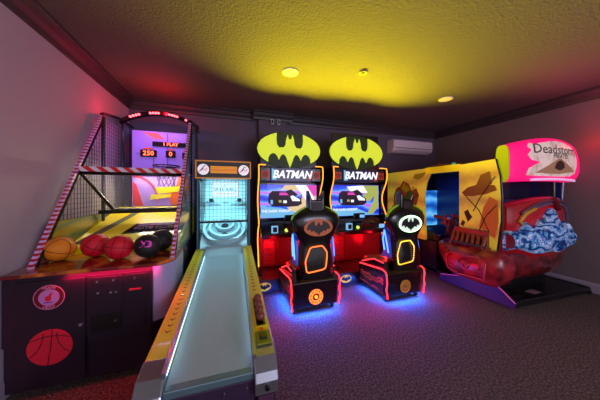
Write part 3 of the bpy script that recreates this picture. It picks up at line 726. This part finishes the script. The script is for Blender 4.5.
    for s in (-1, 1):
        MB().loft([[(s*x-s*w*.0, -1.075+dy, z+dz) for dy, dz in ((.03, 0), (.075, 0), (.075, w), (.03, w))] for x, z, w in ((.296, 1.04, .006), (.268, 1.095, .010), (.20, 1.145, .011), (.12, 1.185, .006))], smooth=False).build('shoulder_trim', M['green'], SBK)
        # blue winged lamp along the seat's side
        MB().prism([(-1.03, .52), (-.98, .80), (-.92, .93), (-.86, .78), (-.90, .60), (-.84, .50)], 'x', s*.20, s*.245).build('seat_wing', mat('wing_blue', (50, 70, 190), .3, emit=(40, 80, 230), es=.15) if 'wing_blue' not in bpy.data.materials else bpy.data.materials['wing_blue'], SBK, bevel=.01)
        MB().tube([(s*.25, -1.0, .58), (s*.252, -.975, .70), (s*.255, -.93, .86), (s*.252, -.90, .74), (s*.252, -.93, .60)], .009, 6).build('wing_light', M['blueled'], SBK)
    # emblem on the seat back
    eo = MB(); ec = (0.0, -1.100, .955)
    if variant == 0:
        eo.oval(ec, .175, .098, .010, 36, 1); eo.ring((0, -1.112, .955), .172, .095, .004, 36, 1)
        eo.prism([(x, z+.955) for x, z in mirror(BAT2, .165, .20)], 'y', -1.116, -1.111, 2)
        eo.build('seat_emblem', [M['neon_o'], mat('emblem_copper', (150, 85, 50), .4, emit=(190, 90, 50), es=.35), mat('emblem_maroon', (35, 10, 14), .4)], SBK)['label'] = 'copper oval bat emblem with a dark bat'
    else:
        eo.oval(ec, .175, .105, .010, 36, 1); eo.ring((0, -1.112, .955), .172, .10, .008, 36, 0)
        eo.prism([(x, z+.955) for x, z in mirror(BAT2, .165, .20)], 'y', -1.116, -1.111, 2)
        eo.build('seat_emblem', [glow('mint_neon', (190, 255, 190), 3.5), glow('emblem_lit_white', (210, 235, 215), 1.1), mat('emblem_black', (10, 20, 24), .4)], SBK)['label'] = 'bright mint-white oval emblem with a black bat'
    hexp = [(-.10, .735), (.05, .745), (.105, .67), (.085, .48), (-.145, .455), (-.165, .585)]
    HX = []
    for i in range(6):
        a, b = Vector(hexp[i]), Vector(hexp[(i+1) % 6])
        for k in range(8): HX.append(a.lerp(b, k/8))
    for _ in range(2): HX = [(HX[i-1]+HX[i]*2+HX[(i+1) % len(HX)])/4 for i in range(len(HX))]
    yh = lambda z: -1.118 if z < .6 else -1.118+(z-.6)*.10
    hx = MB(); LO = (.0, -.05)[variant]
    if variant == 0:
        hx.tube([(p.x+LO, yh(p.y), p.y) for p in HX], .0075, 8, True); hx.build('light_loop', M['neon_o'], SBK)['label'] = 'orange neon loop'
    else:
        for p in HX: hx.sphere((p.x+LO, yh(p.y), p.y), .0078, 6, 4)
        hx.build('light_loop', glow('amber_dots', (255, 190, 60), 3), SBK)['label'] = 'loop of amber dot lights'
    for o_ in set(bpy.data.objects)-n_before:
        if o_.parent == T: o_.location.x += (.04, .10)[variant]
    # seat cushion
    MB().loft([[(x*w, -.90+.40*t, .345+h) for x, h in ((-1, 0), (1, 0), (1, .6*hh), (.8, hh*.75), (0, hh*.6), (-.8, hh*.75), (-1, .6*hh))] for t, w, hh in ((0, .20, .12), (.3, .21, .11), (.8, .20, .13), (1, .17, .08))]).build('seat_cushion', mat('seat_vinyl', (95, 85, 40), .45) if variant == 0 else bpy.data.materials['seat_vinyl'], T)
    # underglow led strips along the bottom edges of the pod
    l = light('pod_underglow', 'AREA', (0, -1.125, .064), (25, 95, 255), 11, .5, (-math.radians(40), 0, 0), sy=.02); l.parent = T
    for s in (-1, 1):
        l = light('pod_underglow', 'AREA', (s*.27, -.84, .064), (25, 95, 255), 9, .02, (0, -s*math.radians(40), 0), sy=.5); l.parent = T
    for s in (-1, 1):
        l = light('pod_edge_glow', 'POINT', (s*.40, -1.18, .25), (255, 25, 40), 4, 0); l.parent = T
    l = light('footwell_glow', 'POINT', (-.26, -.40, .48), (255, 15, 35), 6, .05); l.parent = T
    l = light('footwell_glow', 'POINT', (.3, -.40, .48), (255, 15, 35), 6, .05); l.parent = T
    # the sign throws its yellow-green glow forward onto the ceiling
    for x_ in (-.3, .3):
        l = light('sign_glow', 'SPOT', (x_, sy-.08, 2.02), (228, 215, 0), 250, 0, (-math.radians(107), 0, 0), math.radians(118)); l.parent = T
    return T
driver('driving machine beside the alley game, copper oval emblem and orange neon loop on seat', (.945, 3.40, 0), 0)
driver('driving machine nearer the ship game, glowing mint-white oval emblem on its seat', (2.105, 3.30, 0), 1)

# ------------------------------------------------------------------ pirate theatre machine
P = thing('pirate_theatre_machine', 'large pirate ship theatre game with pink hood and yellow side panels, by right wall', 'arcade machine', (0, 0, 0))
X0, X1 = 3.15, 4.46
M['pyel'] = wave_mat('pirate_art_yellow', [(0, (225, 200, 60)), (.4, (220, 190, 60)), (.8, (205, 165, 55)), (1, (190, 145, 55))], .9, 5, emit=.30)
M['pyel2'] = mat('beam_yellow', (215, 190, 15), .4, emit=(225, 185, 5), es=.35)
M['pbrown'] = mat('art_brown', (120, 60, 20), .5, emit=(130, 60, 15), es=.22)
M['pdark'] = mat('art_dark_brown', (60, 28, 14), .5)
M['hull'] = mat('hull_maroon', (135, 30, 36), .3, coat=.5, noise=(9, (60, 10, 22), .4, .65), bump=(14, .5))
M['pink'] = mat('hood_pink', (235, 20, 110), .35, emit=(255, 20, 115), es=.75)
# base platform
MB().prism([(3.16, 1.60), (4.57, 1.53), (4.57, 3.75), (3.28, 3.75), (3.34, 3.0), (3.2, 2.0)], 'z', .03, .09).build('platform', M['black'], P, bevel=.01)
MB().prism([(3.19, 1.63), (4.55, 1.57), (4.55, 3.72), (3.32, 3.72), (3.36, 3.0)], 'z', .0, .03).build('platform_foot', M['wire'], P)
fr_ = MB(); fr_.tube([(3.19, 1.605, .094), (4.55, 1.54, .094), (4.56, 2.1, .094)], .008, 6); fr_.build('platform_edge', M['wire'], P)
MB().cyl((4.545, 1.55, .03), (4.545, 1.522, .03), .022, 12).build('levelling_foot', M['wire'], P)
ps = MB()
ps.box((3.60, 1.66, .091), (3.76, 1.75, .094), 0); ps.box((3.22, 1.74, .091), (3.33, 1.86, .094), 1)
ps.build('platform_sticker', [mat('sticker_pale', (150, 110, 120), .5), mat('sticker_grey', (95, 90, 110), .5)], P)
# purple-pink skirt board
sk = MB()
sk.prism([(1.60, .02), (1.58, .085), (1.72, .19), (1.92, .31), (2.05, .22), (2.50, .10), (2.55, .02)], 'x', 3.10, 3.13)
SKT = sk.build('side_skirt', mat('skirt_magenta', (75, 14, 52), .45, noise=(2.5, (38, 18, 66), .4, .65)), P)
MB().tube([(3.10, 1.585, .09), (3.10, 1.72, .195), (3.10, 1.92, .315), (3.10, 2.05, .225), (3.10, 2.50, .105)], .006, 6).build('skirt_edge', mat('skirt_edge_pink', (235, 110, 165), .4, emit=(235, 90, 160), es=.15), SKT)
MB().box((3.13, 1.66, .09), (3.36, 3.0, .13)).build('step_tread', M['black'], P)
# hull: lofted boat-like tub
def hullring(z, grow, n=56):
    r = []
    cx_, cy_ = 3.73, 2.12; ax, ay = .74+grow, .47+grow
    for j in range(n):
        a = 2*PI*j/n; c_, s_ = math.cos(a), math.sin(a); e = .55
        r.append((min(cx_+ax*math.copysign(abs(c_)**e, c_), 4.56), cy_+ay*math.copysign(abs(s_)**e, s_), z))
    return r
MB().loft([hullring(z, g) for z, g in ((.24, -.14), (.29, -.06), (.36, -.01), (.45, .02), (.54, .03), (.60, .02), (.63, -.01), (.60, -.07))]).build('ship_hull', M['hull'], P)
# carved bow lobe (front left), with scroll reliefs
lb = MB()
def lobering(z, g, n=32):
    r = []
    for j in range(n):
        a = 2*PI*j/n; c_, s_ = math.cos(a), math.sin(a); e = .6
        r.append((3.14+(.20+g)*math.copysign(abs(c_)**e, c_), 2.03+(.37+g)*math.copysign(abs(s_)**e, s_), z))
    return r
lb.loft([lobering(z, g) for z, g in ((.20, -.10), (.26, -.03), (.36, .01), (.48, .02), (.56, .0), (.61, -.03), (.64, -.08))])
LB = lb.build('carved_prow', mat('prow_red', (175, 40, 50), .28, coat=.5, noise=(7, (90, 14, 30), .4, .65), bump=(12, .4)), P)
rl_ = MB()
xs = 2.925
rl_.tube([(xs, 1.80, .30), (xs-.006, 1.78, .50), (xs, 1.86, .55), (xs-.004, 2.22, .53), (xs, 2.28, .46), (xs, 2.26, .31), (xs, 2.1, .27), (xs, 1.80, .30)], .010, 6)
rl_.tube([(xs-.004, 2.02+.055*(1-i/26)*math.cos(i*.55), .41+.055*(1-i/26)*math.sin(i*.55)) for i in range(22)], .009, 6)
rl_.tube([(xs, 2.20, .44), (xs, 2.12, .47), (xs, 2.10, .38)], .008, 6); rl_.tube([(xs, 1.93, .36), (xs, 1.86, .40), (xs, 1.84, .48)], .008, 6)
rl_.tube([(xs, 2.24, .36), (xs, 2.14, .34)], .008, 6)
rl_.build('prow_scroll', mat('prow_scroll_red', (175, 50, 60), .3, coat=.4), LB)
# ribbed post collar
rc_ = MB(); rc_.prism([(3.02, 1.86), (3.16, 1.84), (3.18, 2.32), (3.04, 2.30)], 'z', .62, .66)
for k in range(7):
    y = 1.88+k*.066
    rc_.tube([(3.02, y, .64), (3.05, y, .70), (3.10, y+.01, .80), (3.14, y+.01, .86)], [.022, .024, .020, .014], 6)
rc_.prism([(3.09, 1.87), (3.145, 1.86), (3.145, 2.30), (3.10, 2.29)], 'z', .66, .86)
rc_.tube([(3.03, 1.84, .665), (3.00, 2.05, .672), (3.03, 2.31, .665)], .018, 6, m=1)
rc_.build('ribbed_collar', [mat('collar_copper', (140, 65, 45), .35, metal=.2), mat('collar_band', (70, 70, 95), .3, metal=.5)], P)
# rear side panel with ship art
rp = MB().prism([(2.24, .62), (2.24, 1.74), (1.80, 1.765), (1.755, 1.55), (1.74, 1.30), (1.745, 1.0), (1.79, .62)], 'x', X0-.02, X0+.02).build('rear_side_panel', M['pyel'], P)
q = MB(); xx = X0-.024
def artp(pts, m): q.add([(xx, y, z) for y, z in pts], [list(range(len(pts)))[::-1]], m)
artp([(1.98, .9), (1.80, .78), (1.76, 1.0), (1.77, 1.25), (1.86, 1.30), (1.93, 1.15)], 1)
artp([(2.20, 1.35), (2.12, 1.42), (1.95, 1.47), (1.80, 1.44), (1.78, 1.38), (1.90, 1.33), (2.06, 1.30), (2.16, 1.30)], 0)
xx -= .001
artp([(2.02, 1.44), (1.96, 1.58), (1.86, 1.62), (1.83, 1.46)], 0)
artp([(2.14, 1.00), (2.17, 1.08), (2.12, 1.12), (2.09, 1.06), (2.06, 1.02), (2.10, .97), (2.15, .90), (2.12, .95)], 2)
artp([(2.22, .90), (2.19, .97), (2.15, .94), (2.18, .88)], 2)
for p in ([(2.15, 1.3), (1.98, 1.12), (1.86, .85)], [(1.80, 1.55), (1.97, 1.28), (2.05, 1.1)], [(1.78, 1.2), (1.9, 1.05), (2.0, .8)]):
    q.tube([(xx, a, b) for a, b in p], .006, 4, m=2)
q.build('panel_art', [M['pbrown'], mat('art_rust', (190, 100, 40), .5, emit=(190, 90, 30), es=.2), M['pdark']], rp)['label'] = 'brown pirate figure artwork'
MB().tube([(X0-.005, 1.80, 1.765), (X0-.005, 1.75, 1.55), (X0-.005, 1.735, 1.30), (X0-.005, 1.74, 1.0), (X0-.005, 1.785, .64)], .016, 6).build('panel_edge', M['black2'], P)
# forward side panel
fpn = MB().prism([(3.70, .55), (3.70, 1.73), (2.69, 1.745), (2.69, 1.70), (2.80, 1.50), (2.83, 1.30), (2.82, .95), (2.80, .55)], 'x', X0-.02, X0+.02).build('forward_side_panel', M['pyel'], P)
q = MB(); xx = X0-.024
artp([(3.52, 1.10), (2.98, 1.12), (2.92, 1.30), (2.98, 1.42), (3.08, 1.38), (3.15, 1.50), (3.28, 1.56), (3.36, 1.45), (3.46, 1.42), (3.52, 1.28)], 0)
xx -= .001
artp([(3.40, 1.18), (3.05, 1.18), (3.02, 1.26), (3.44, 1.27)], 2); artp([(3.25, 1.54), (3.12, 1.40), (3.22, 1.34), (3.33, 1.42)], 1)
artp([(3.02, 1.66), (2.78, 1.68), (2.84, 1.60), (2.95, 1.56), (3.05, 1.60)], 1)
artp([(3.58, 1.05), (3.50, 1.12), (2.96, 1.10), (2.90, 1.04)], 0)
for k in range(8):
    a = k*.8; q.tube([(xx-.003, 3.22+.28*math.cos(a)*(1-t*.3), 1.30+.2*math.sin(a)*(1-t*.2)+.03*math.sin(t*9)) for t in [0, .3, .6, .9]], .006, 4, m=2)
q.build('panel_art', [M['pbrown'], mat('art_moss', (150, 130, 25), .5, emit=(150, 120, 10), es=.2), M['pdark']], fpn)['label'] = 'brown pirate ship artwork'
MB().box((X0-.02, 2.60, .09), (X1+.03, 3.72, .56)).build('front_console_base', M['black'], P)
# roof with side beams
MB().box((X0+.02, 2.1, 1.70), (X1, 3.72, 1.75)).build('roof', M['black'], P)
MB().box((X0-.02, 2.24, 1.655), (X0+.03, 2.80, 1.755)).build('roof_beam', M['pyel2'], P)
MB().box((X1-.03, 1.75, .55), (X1+.02, 3.72, 1.75)).build('far_side_panel', mat('inner_panel_blue_lit', (30, 45, 110), .3, coat=.3), P)  # blue light falling on this inner panel is put into its colour
MB().box((X0, 3.70, .09), (X1, 3.75, 1.75)).build('screen_cabinet', M['black'], P)
sc2 = MB().box((3.30, 3.66, .62), (4.44, 3.70, 1.38)).build('theatre_screen', wave_mat('sea_screen', [(0, (20, 80, 160)), (.4, (40, 125, 205)), (.8, (70, 160, 225)), (1, (110, 190, 235))], 1.2, 5, emit=1.0), P)
# gun console
MB().prism([(2.62, .56), (2.58, .66), (2.95, .74), (2.95, .56)], 'x', X0+.05, X1-.05).build('gun_console', M['black2'], P, bevel=.01)
MB().box((3.42, 2.575, .52), (3.62, 2.59, .66)).build('console_label', mat('purple_label', (140, 60, 180), .4, emit=(140, 50, 190), es=.35), P)
for gx in (3.55, 3.95):
    g = MB()
    g.cyl((gx, 2.72, .68), (gx, 2.72, .82), .03, 12); g.box((gx-.10, 2.68, .82), (gx+.10, 2.76, .86)); 
    for s in (-1, 1): g.cyl((gx+s*.09, 2.70, .80), (gx+s*.09, 2.70, .98), .018, 10)
    g.tube([(gx, 2.72, .88), (gx, 2.98, .92)], [.035, .028], 10)
    G = g.build('mounted_gun', mat('gun_red', (150, 30, 45), .35, emit=(120, 20, 40), es=.15) if gx < 3.6 else bpy.data.materials['gun_red'], P)
    MB().sphere((gx, 2.72, .90), .035, 14, 8, sc=(1, 1, .8)).build('gun_cap', M['white'], G)
# wooden steering spindle frame seen in the opening
wh = MB(); wc = (3.28, 2.42, .80)
wh.tube([(wc[0]+.13*math.cos(2*PI*i/24), wc[1], wc[2]+.16*math.sin(2*PI*i/24)) for i in range(24)], .014, 6, True)
for i in range(4):
    a = PI*i/4; wh.tube([(wc[0]-.15*math.cos(a), wc[1], wc[2]-.18*math.sin(a)), (wc[0]+.15*math.cos(a), wc[1], wc[2]+.18*math.sin(a))], .008, 5)
wh.tube([(wc[0], wc[1], wc[2]), (wc[0], wc[1]+.02, .5)], .02, 6)
wh.build('ship_wheel', mat('wheel_wood', (95, 30, 40), .4), P)
# bench
MB().box((3.35, 1.86, .09), (4.30, 2.50, .32)).build('hull_pedestal', M['black'], P)
MB().box((3.30, 1.95, .55), (4.40, 2.40, .66)).build('bench_seat', M['black2'], P, bevel=.03)
# seat back shell: red painted top with band and wave relief
sb = MB(); n = 24
def topz(x):
    t = (x-X0)/(X1-X0); return 1.20+.10*math.sin(PI*min(1, max(0, t)))
def backy(x):
    t = (x-X0)/(X1-X0)*2-1; return 1.70-.13*(1-t*t)
R0 = []
for i in range(n+1):
    x = X0+.03+(X1-X0-.06)*i/n; y = backy(x)+.02
    R0.append([(x, y, .58), (x, y, topz(x)-.04), (x, y+.03, topz(x)), (x, y+.10, topz(x)), (x, y+.13, topz(x)-.04), (x, y+.13, .58)])
sb.loft(R0)
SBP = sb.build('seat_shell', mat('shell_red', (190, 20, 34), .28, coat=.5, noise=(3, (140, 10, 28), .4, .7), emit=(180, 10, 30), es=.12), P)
bd = MB()
for zz, rr, mm in ((-.045, .022, 0), (-.085, .014, 1)):
    bd.tube([(X0+.18+(X1-X0-.22)*i/20, backy(X0+.18+(X1-X0-.22)*i/20)+.012, topz(X0+.18+(X1-X0-.22)*i/20)+zz-.10*(abs(i-10)/10)**3) for i in range(21)], rr, 6, m=mm)
bd.tube([(X0+.36, backy(X0+.36)+.005, 1.16), (X0+.22, backy(X0+.22), 1.10), (X0+.15, backy(X0+.15)+.003, 1.00), (X0+.20, backy(X0+.2), .96)], [.02, .028, .024, .01], 6, m=2)
bd.tube([(X1-.30, backy(X1-.3)+.008, 1.21), (X1-.14, backy(X1-.14)+.01, 1.12), (X1-.07, backy(X1-.07)+.01, .98)], .016, 6, m=1)
bd.tube([(3.80, backy(3.8), 1.28), (3.84, backy(3.8)-.01, 1.22), (3.92, backy(3.9), 1.14)], .03, 6, m=3)
bd.build('shell_ornament', [mat('band_maroon', (110, 60, 80), .35), mat('band_grey', (90, 100, 130), .35), mat('horn_gold', (205, 150, 40), .35), M['darkred']], SBP)
# wave relief
rel = MB(); nx, nz = 64, 22; top = []
import mathutils
def noise2(x, z): return mathutils.noise.noise(Vector((x*4, z*6, 2.3)))+.5*mathutils.noise.noise(Vector((x*11, z*13, 7)))
x0r, x1r = X0-.01, X1+.01
grid = []
for i in range(nx+1):
    u = i/nx; x = x0r+(x1r-x0r)*u
    crest = .86+.30*math.exp(-((u-.46)/.16)**2)+.12*math.exp(-((u-.74)/.08)**2)+.10*math.exp(-((u-.18)/.09)**2)-.05*u+.022*math.sin(u*46)+.015*math.sin(u*83)
    if u > .93: crest -= (u-.93)*2.2
    bot = .665-.045*math.exp(-((u-.42)/.2)**2)+.02*math.sin(u*19)
    col = []
    for k in range(nz+1):
        v = k/nz; z = bot+(crest-bot)*v
        bulge = .07*math.sin(PI*min(1, v*1.0))**.5
        col.append((x, backy(min(max(x, X0), X1))-.012-bulge-.035*max(-.8, noise2(x, z)), z))
    grid.append(col)
vs = [p for c in grid for p in c]; fs = []
for i in range(nx):
    for k in range(nz): a = i*(nz+1)+k; fs.append((a, a+nz+1, a+nz+2, a+1))
# give it a back
off = len(vs); vs += [(p[0], backy(min(max(p[0], X0), X1))+.03, p[2]) for c in grid for p in (c[0], c[-1])]
for i in range(nx):
    a, b = off+2*i, off+2*i+2
    fs.append((i*(nz+1), a, b, (i+1)*(nz+1))); fs.append((i*(nz+1)+nz, (i+1)*(nz+1)+nz, b+1, a+1)); fs.append((a, a+1, b+1, b))
rel.add(vs, fs, 0, True)
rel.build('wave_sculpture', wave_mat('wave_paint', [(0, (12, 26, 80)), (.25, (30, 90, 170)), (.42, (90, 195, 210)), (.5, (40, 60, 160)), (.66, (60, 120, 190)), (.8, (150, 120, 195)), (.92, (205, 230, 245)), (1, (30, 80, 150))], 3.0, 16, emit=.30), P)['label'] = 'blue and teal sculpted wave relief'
# gold belly patch
MB().sphere((3.72, 1.60, .655), .09, 18, 10, sc=(1.3, .5, .45)).build('gold_boss', mat('boss_gold', (170, 130, 80), .4), P)
# pillars between shell and hood
for x in (X0+.03, X1-.10):
    MB().tube([(x, 1.86, .6), (x, 1.80, 1.3), (x, 1.80, 1.55)], .03, 8).build('hood_pillar', M['black2'], P)
MB().tube([(X1-.02, 1.80, .9), (X1+.0, 1.76, 1.2), (X1-.01, 1.74, 1.52)], .012, 6).build('pillar_trim', M['silver'], P)
MB().box((X0+.05, 2.05, 1.25), (X1-.06, 2.08, 1.62)).build('rear_opening_dark', mat('dark_interior', (30, 30, 60), .2, coat=.3), P)  # dark sheet stands in for the dim interior behind the opening
# hood
def hoodsec(x, n=26):
    t = (x-3.16)/1.51; t = min(1, max(0, t))
    zt = 1.90+.14*math.sin(PI*(t*.92+.04))**.9; zb = 1.475+.02*math.sin(PI*t); end = 1.0
    if t > .8: k = (t-.8)/.2; end = math.sqrt(max(.02, 1-k*k*.93))
    zm = (zt+zb)/2; hh = (zt-zb)/2*end; yf = 1.67-.11*math.sin(PI*t)**.8; yb = 1.80
    r = []
    for j in range(n):
        a = 2*PI*j/n; c_, s_ = math.cos(a), math.sin(a); e = .55
        r.append((x, (yf+yb)/2+(yb-yf)/2*math.copysign(abs(c_)**e, c_), zm+hh*math.copysign(abs(s_)**e, s_)))
    return r
def hoody(x, z):
    t = min(1, max(0, (x-3.16)/1.51)); zt = 1.90+.14*math.sin(PI*(t*.92+.04))**.9; zb = 1.475+.02*math.sin(PI*t); zm = (zt+zb)/2
    end = 1.0
    if t > .8: k = (t-.8)/.2; end = math.sqrt(max(.02, 1-k*k*.93))
    hh = (zt-zb)/2*end; s_ = min(.995, abs(z-zm)/hh)**(1/.55); c_ = math.sqrt(max(0, 1-s_*s_))**.55; yf = 1.67-.11*math.sin(PI*t)**.8
    return (yf+1.80)/2-(1.80-yf)/2*c_
HD = MB().loft([hoodsec(3.16+1.51*i/36) for i in range(37)]).build('hood', M['pink'], P)
MB().loft([hoodsec(3.14), hoodsec(3.159)], smooth=False).build('hood_end_cap', mat('hood_green', (150, 165, 10), .4, emit=(140, 160, 0), es=.4), P)
wt = MB().tube([(3.14+.30+1.0*i/24, hoody(3.49+1.0*i/24, 1.53)-.004, 1.505+.012*math.sin(PI*i/24)-.0) for i in range(25)], .016, 6)
wt.build('hood_lip', mat('lip_white', (235, 200, 235), .35, emit=(240, 190, 240), es=.5), HD)
# logo plaque wrapped on the hood
LX = lambda x: 3.36+(x-3.72)*1.42
pl = [(LX(a), b) for a, b in [(3.72, 1.56), (3.74, 1.64), (3.86, 1.72), (3.77, 1.74), (3.73, 1.80), (3.77, 1.86), (3.73, 1.90), (3.76, 1.95), (3.82, 1.93), (3.86, 1.95), (3.92, 1.96), (3.98, 1.98), (4.10, 1.985), (4.22, 1.965), (4.32, 1.93), (4.38, 1.88), (4.44, 1.80), (4.45, 1.70), (4.42, 1.66), (4.40, 1.60), (4.30, 1.555), (4.05, 1.55), (3.85, 1.55)]]
def inpoly(x, z, P_):
    c = False; j = len(P_)-1
    for i in range(len(P_)):
        if (P_[i][1] > z) != (P_[j][1] > z) and x < (P_[j][0]-P_[i][0])*(z-P_[i][1])/(P_[j][1]-P_[i][1])+P_[i][0]: c = not c
        j = i
    return c
def patch(poly, off, step=.012):
    mb = MB(); xs_ = [p[0] for p in poly]; zs_ = [p[1] for p in poly]
    x = min(xs_)
    while x < max(xs_):
        z = min(zs_)
        while z < max(zs_):
            if inpoly(x+step/2, z+step/2, poly):
                mb.add([(a, hoody(a, b)-off, b) for a, b in ((x, z), (x+step, z), (x+step, z+step), (x, z+step))], [(0,1,2,3)])
            z += step
        x += step
    return mb
LG = patch(pl, .006, .0065).build('hood_logo', mat('logo_cream', (225, 205, 195), .4, noise=(11, (150, 110, 110), .45, .68), emit=(235, 205, 195), es=.38), HD)
patch([(LX(a), b) for a, b in [(3.80, 1.585), (4.08, 1.77), (4.12, 1.77), (4.38, 1.62), (4.1, 1.58)]], .009, .0065).build('logo_emblem', mat('logo_brown', (150, 110, 85), .5, emit=(170, 120, 90), es=.35), LG)
patch([(LX(a), b) for a, b in [(4.02, 1.65), (4.05, 1.72), (4.10, 1.75), (4.16, 1.72), (4.17, 1.66), (4.10, 1.62)]], .012, .0065).build('logo_skull', mat('logo_dark', (70, 45, 45), .5), LG)
wrapf = lambda o: (lambda v: Vector((v.x, hoody(v.x, v.z)-o, v.z)))
inkm = mat('logo_ink', (95, 75, 80), .5, emit=(110, 90, 90), es=.15)
text('logo_lettering', 'Deadstorm', .165, inkm, HD, (3.87, 1.5, 1.875), ext=.001, bold=.001, sx=1.12, fn=wrapf(.012))
text('logo_lettering', 'PIRATES', .07, inkm, HD, (3.92, 1.5, 1.795), ext=.001, bold=.001, sx=1.25, fn=wrapf(.014))
# clutter on roof
t = thing('toy_airship', 'small reddish toy lying on the roof of the ship game', 'toy', (3.24, 2.62, 1.755))
MB().sphere((0, 0, .03), .03, 14, 8, sc=(1.0, 2.6, .9)).build('toy_body', mat('toy_rust', (150, 65, 45), .5), t)
MB().tube([(0, -.2, .014), (0, -.1, .03), (0, .1, .03), (0, .22, .014)], .012, 6).build('toy_strap', mat('toy_grey', (120, 105, 120), .5), t)
MB().box((-.015, -.245, 0), (.015, -.2, .04)).build('toy_tip', mat('toy_cyan', (60, 170, 190), .4, emit=(40, 150, 180), es=.3), t)

# ------------------------------------------------------------------ lights
light('hood_end_glow', 'POINT', (4.50, 1.52, 2.02), (255, 20, 40), 1.6, 0)
light('hood_glow', 'AREA', (3.8, 1.60, 2.12), (255, 60, 130), 5, 1.2, (-math.radians(140), 0, 0), sy=.2)
light('added_counter_red', 'AREA', (-.78, BY0-.024, .79), (255, 15, 75), 4, .55, (math.radians(12), 0, 0), sy=.012)  # added red light under the counter, reddens the cabinet front
light('arch_glow', 'POINT', (-.8, 3.30, 2.44), (255, 10, 30), 7, .05)
light('arch_glow', 'POINT', (-1.22, 3.1, 2.30), (255, 15, 60), 1.2, .04)
light('backboard_lamp', 'AREA', (-.88, 3.2, 2.2), (180, 140, 255), 3, .5, (math.radians(30), 0, 0), sy=.08)
light('ramp_lamp', 'AREA', (-.88, 3.42, 1.60), (255, 250, 200), 7, .6, (math.radians(-20), 0, 0), sy=.05)
light('theatre_lamp', 'AREA', (3.9, 2.9, 1.69), (40, 90, 255), 4, .8, (0, 0, 0), sy=.4)
light('added_daylight_fill', 'AREA', (2.6, -2.5, 1.75), (212, 205, 238), 72, 2.0, (math.radians(82), 0, math.radians(22)), sy=1.3)  # added unseen area light behind the camera, lifts the whole room
w = bpy.data.worlds.new('world'); bpy.context.scene.world = w; w.use_nodes = True
bg = w.node_tree.nodes['Background']; bg.inputs[0].default_value = (*lin((206, 200, 212)), 1); bg.inputs[1].default_value = 1.5
vs_ = bpy.context.scene.view_settings
vs_.view_transform = 'Standard'; vs_.look = 'None'; vs_.gamma = 1; vs_.exposure = 0; vs_.use_curve_mapping = False
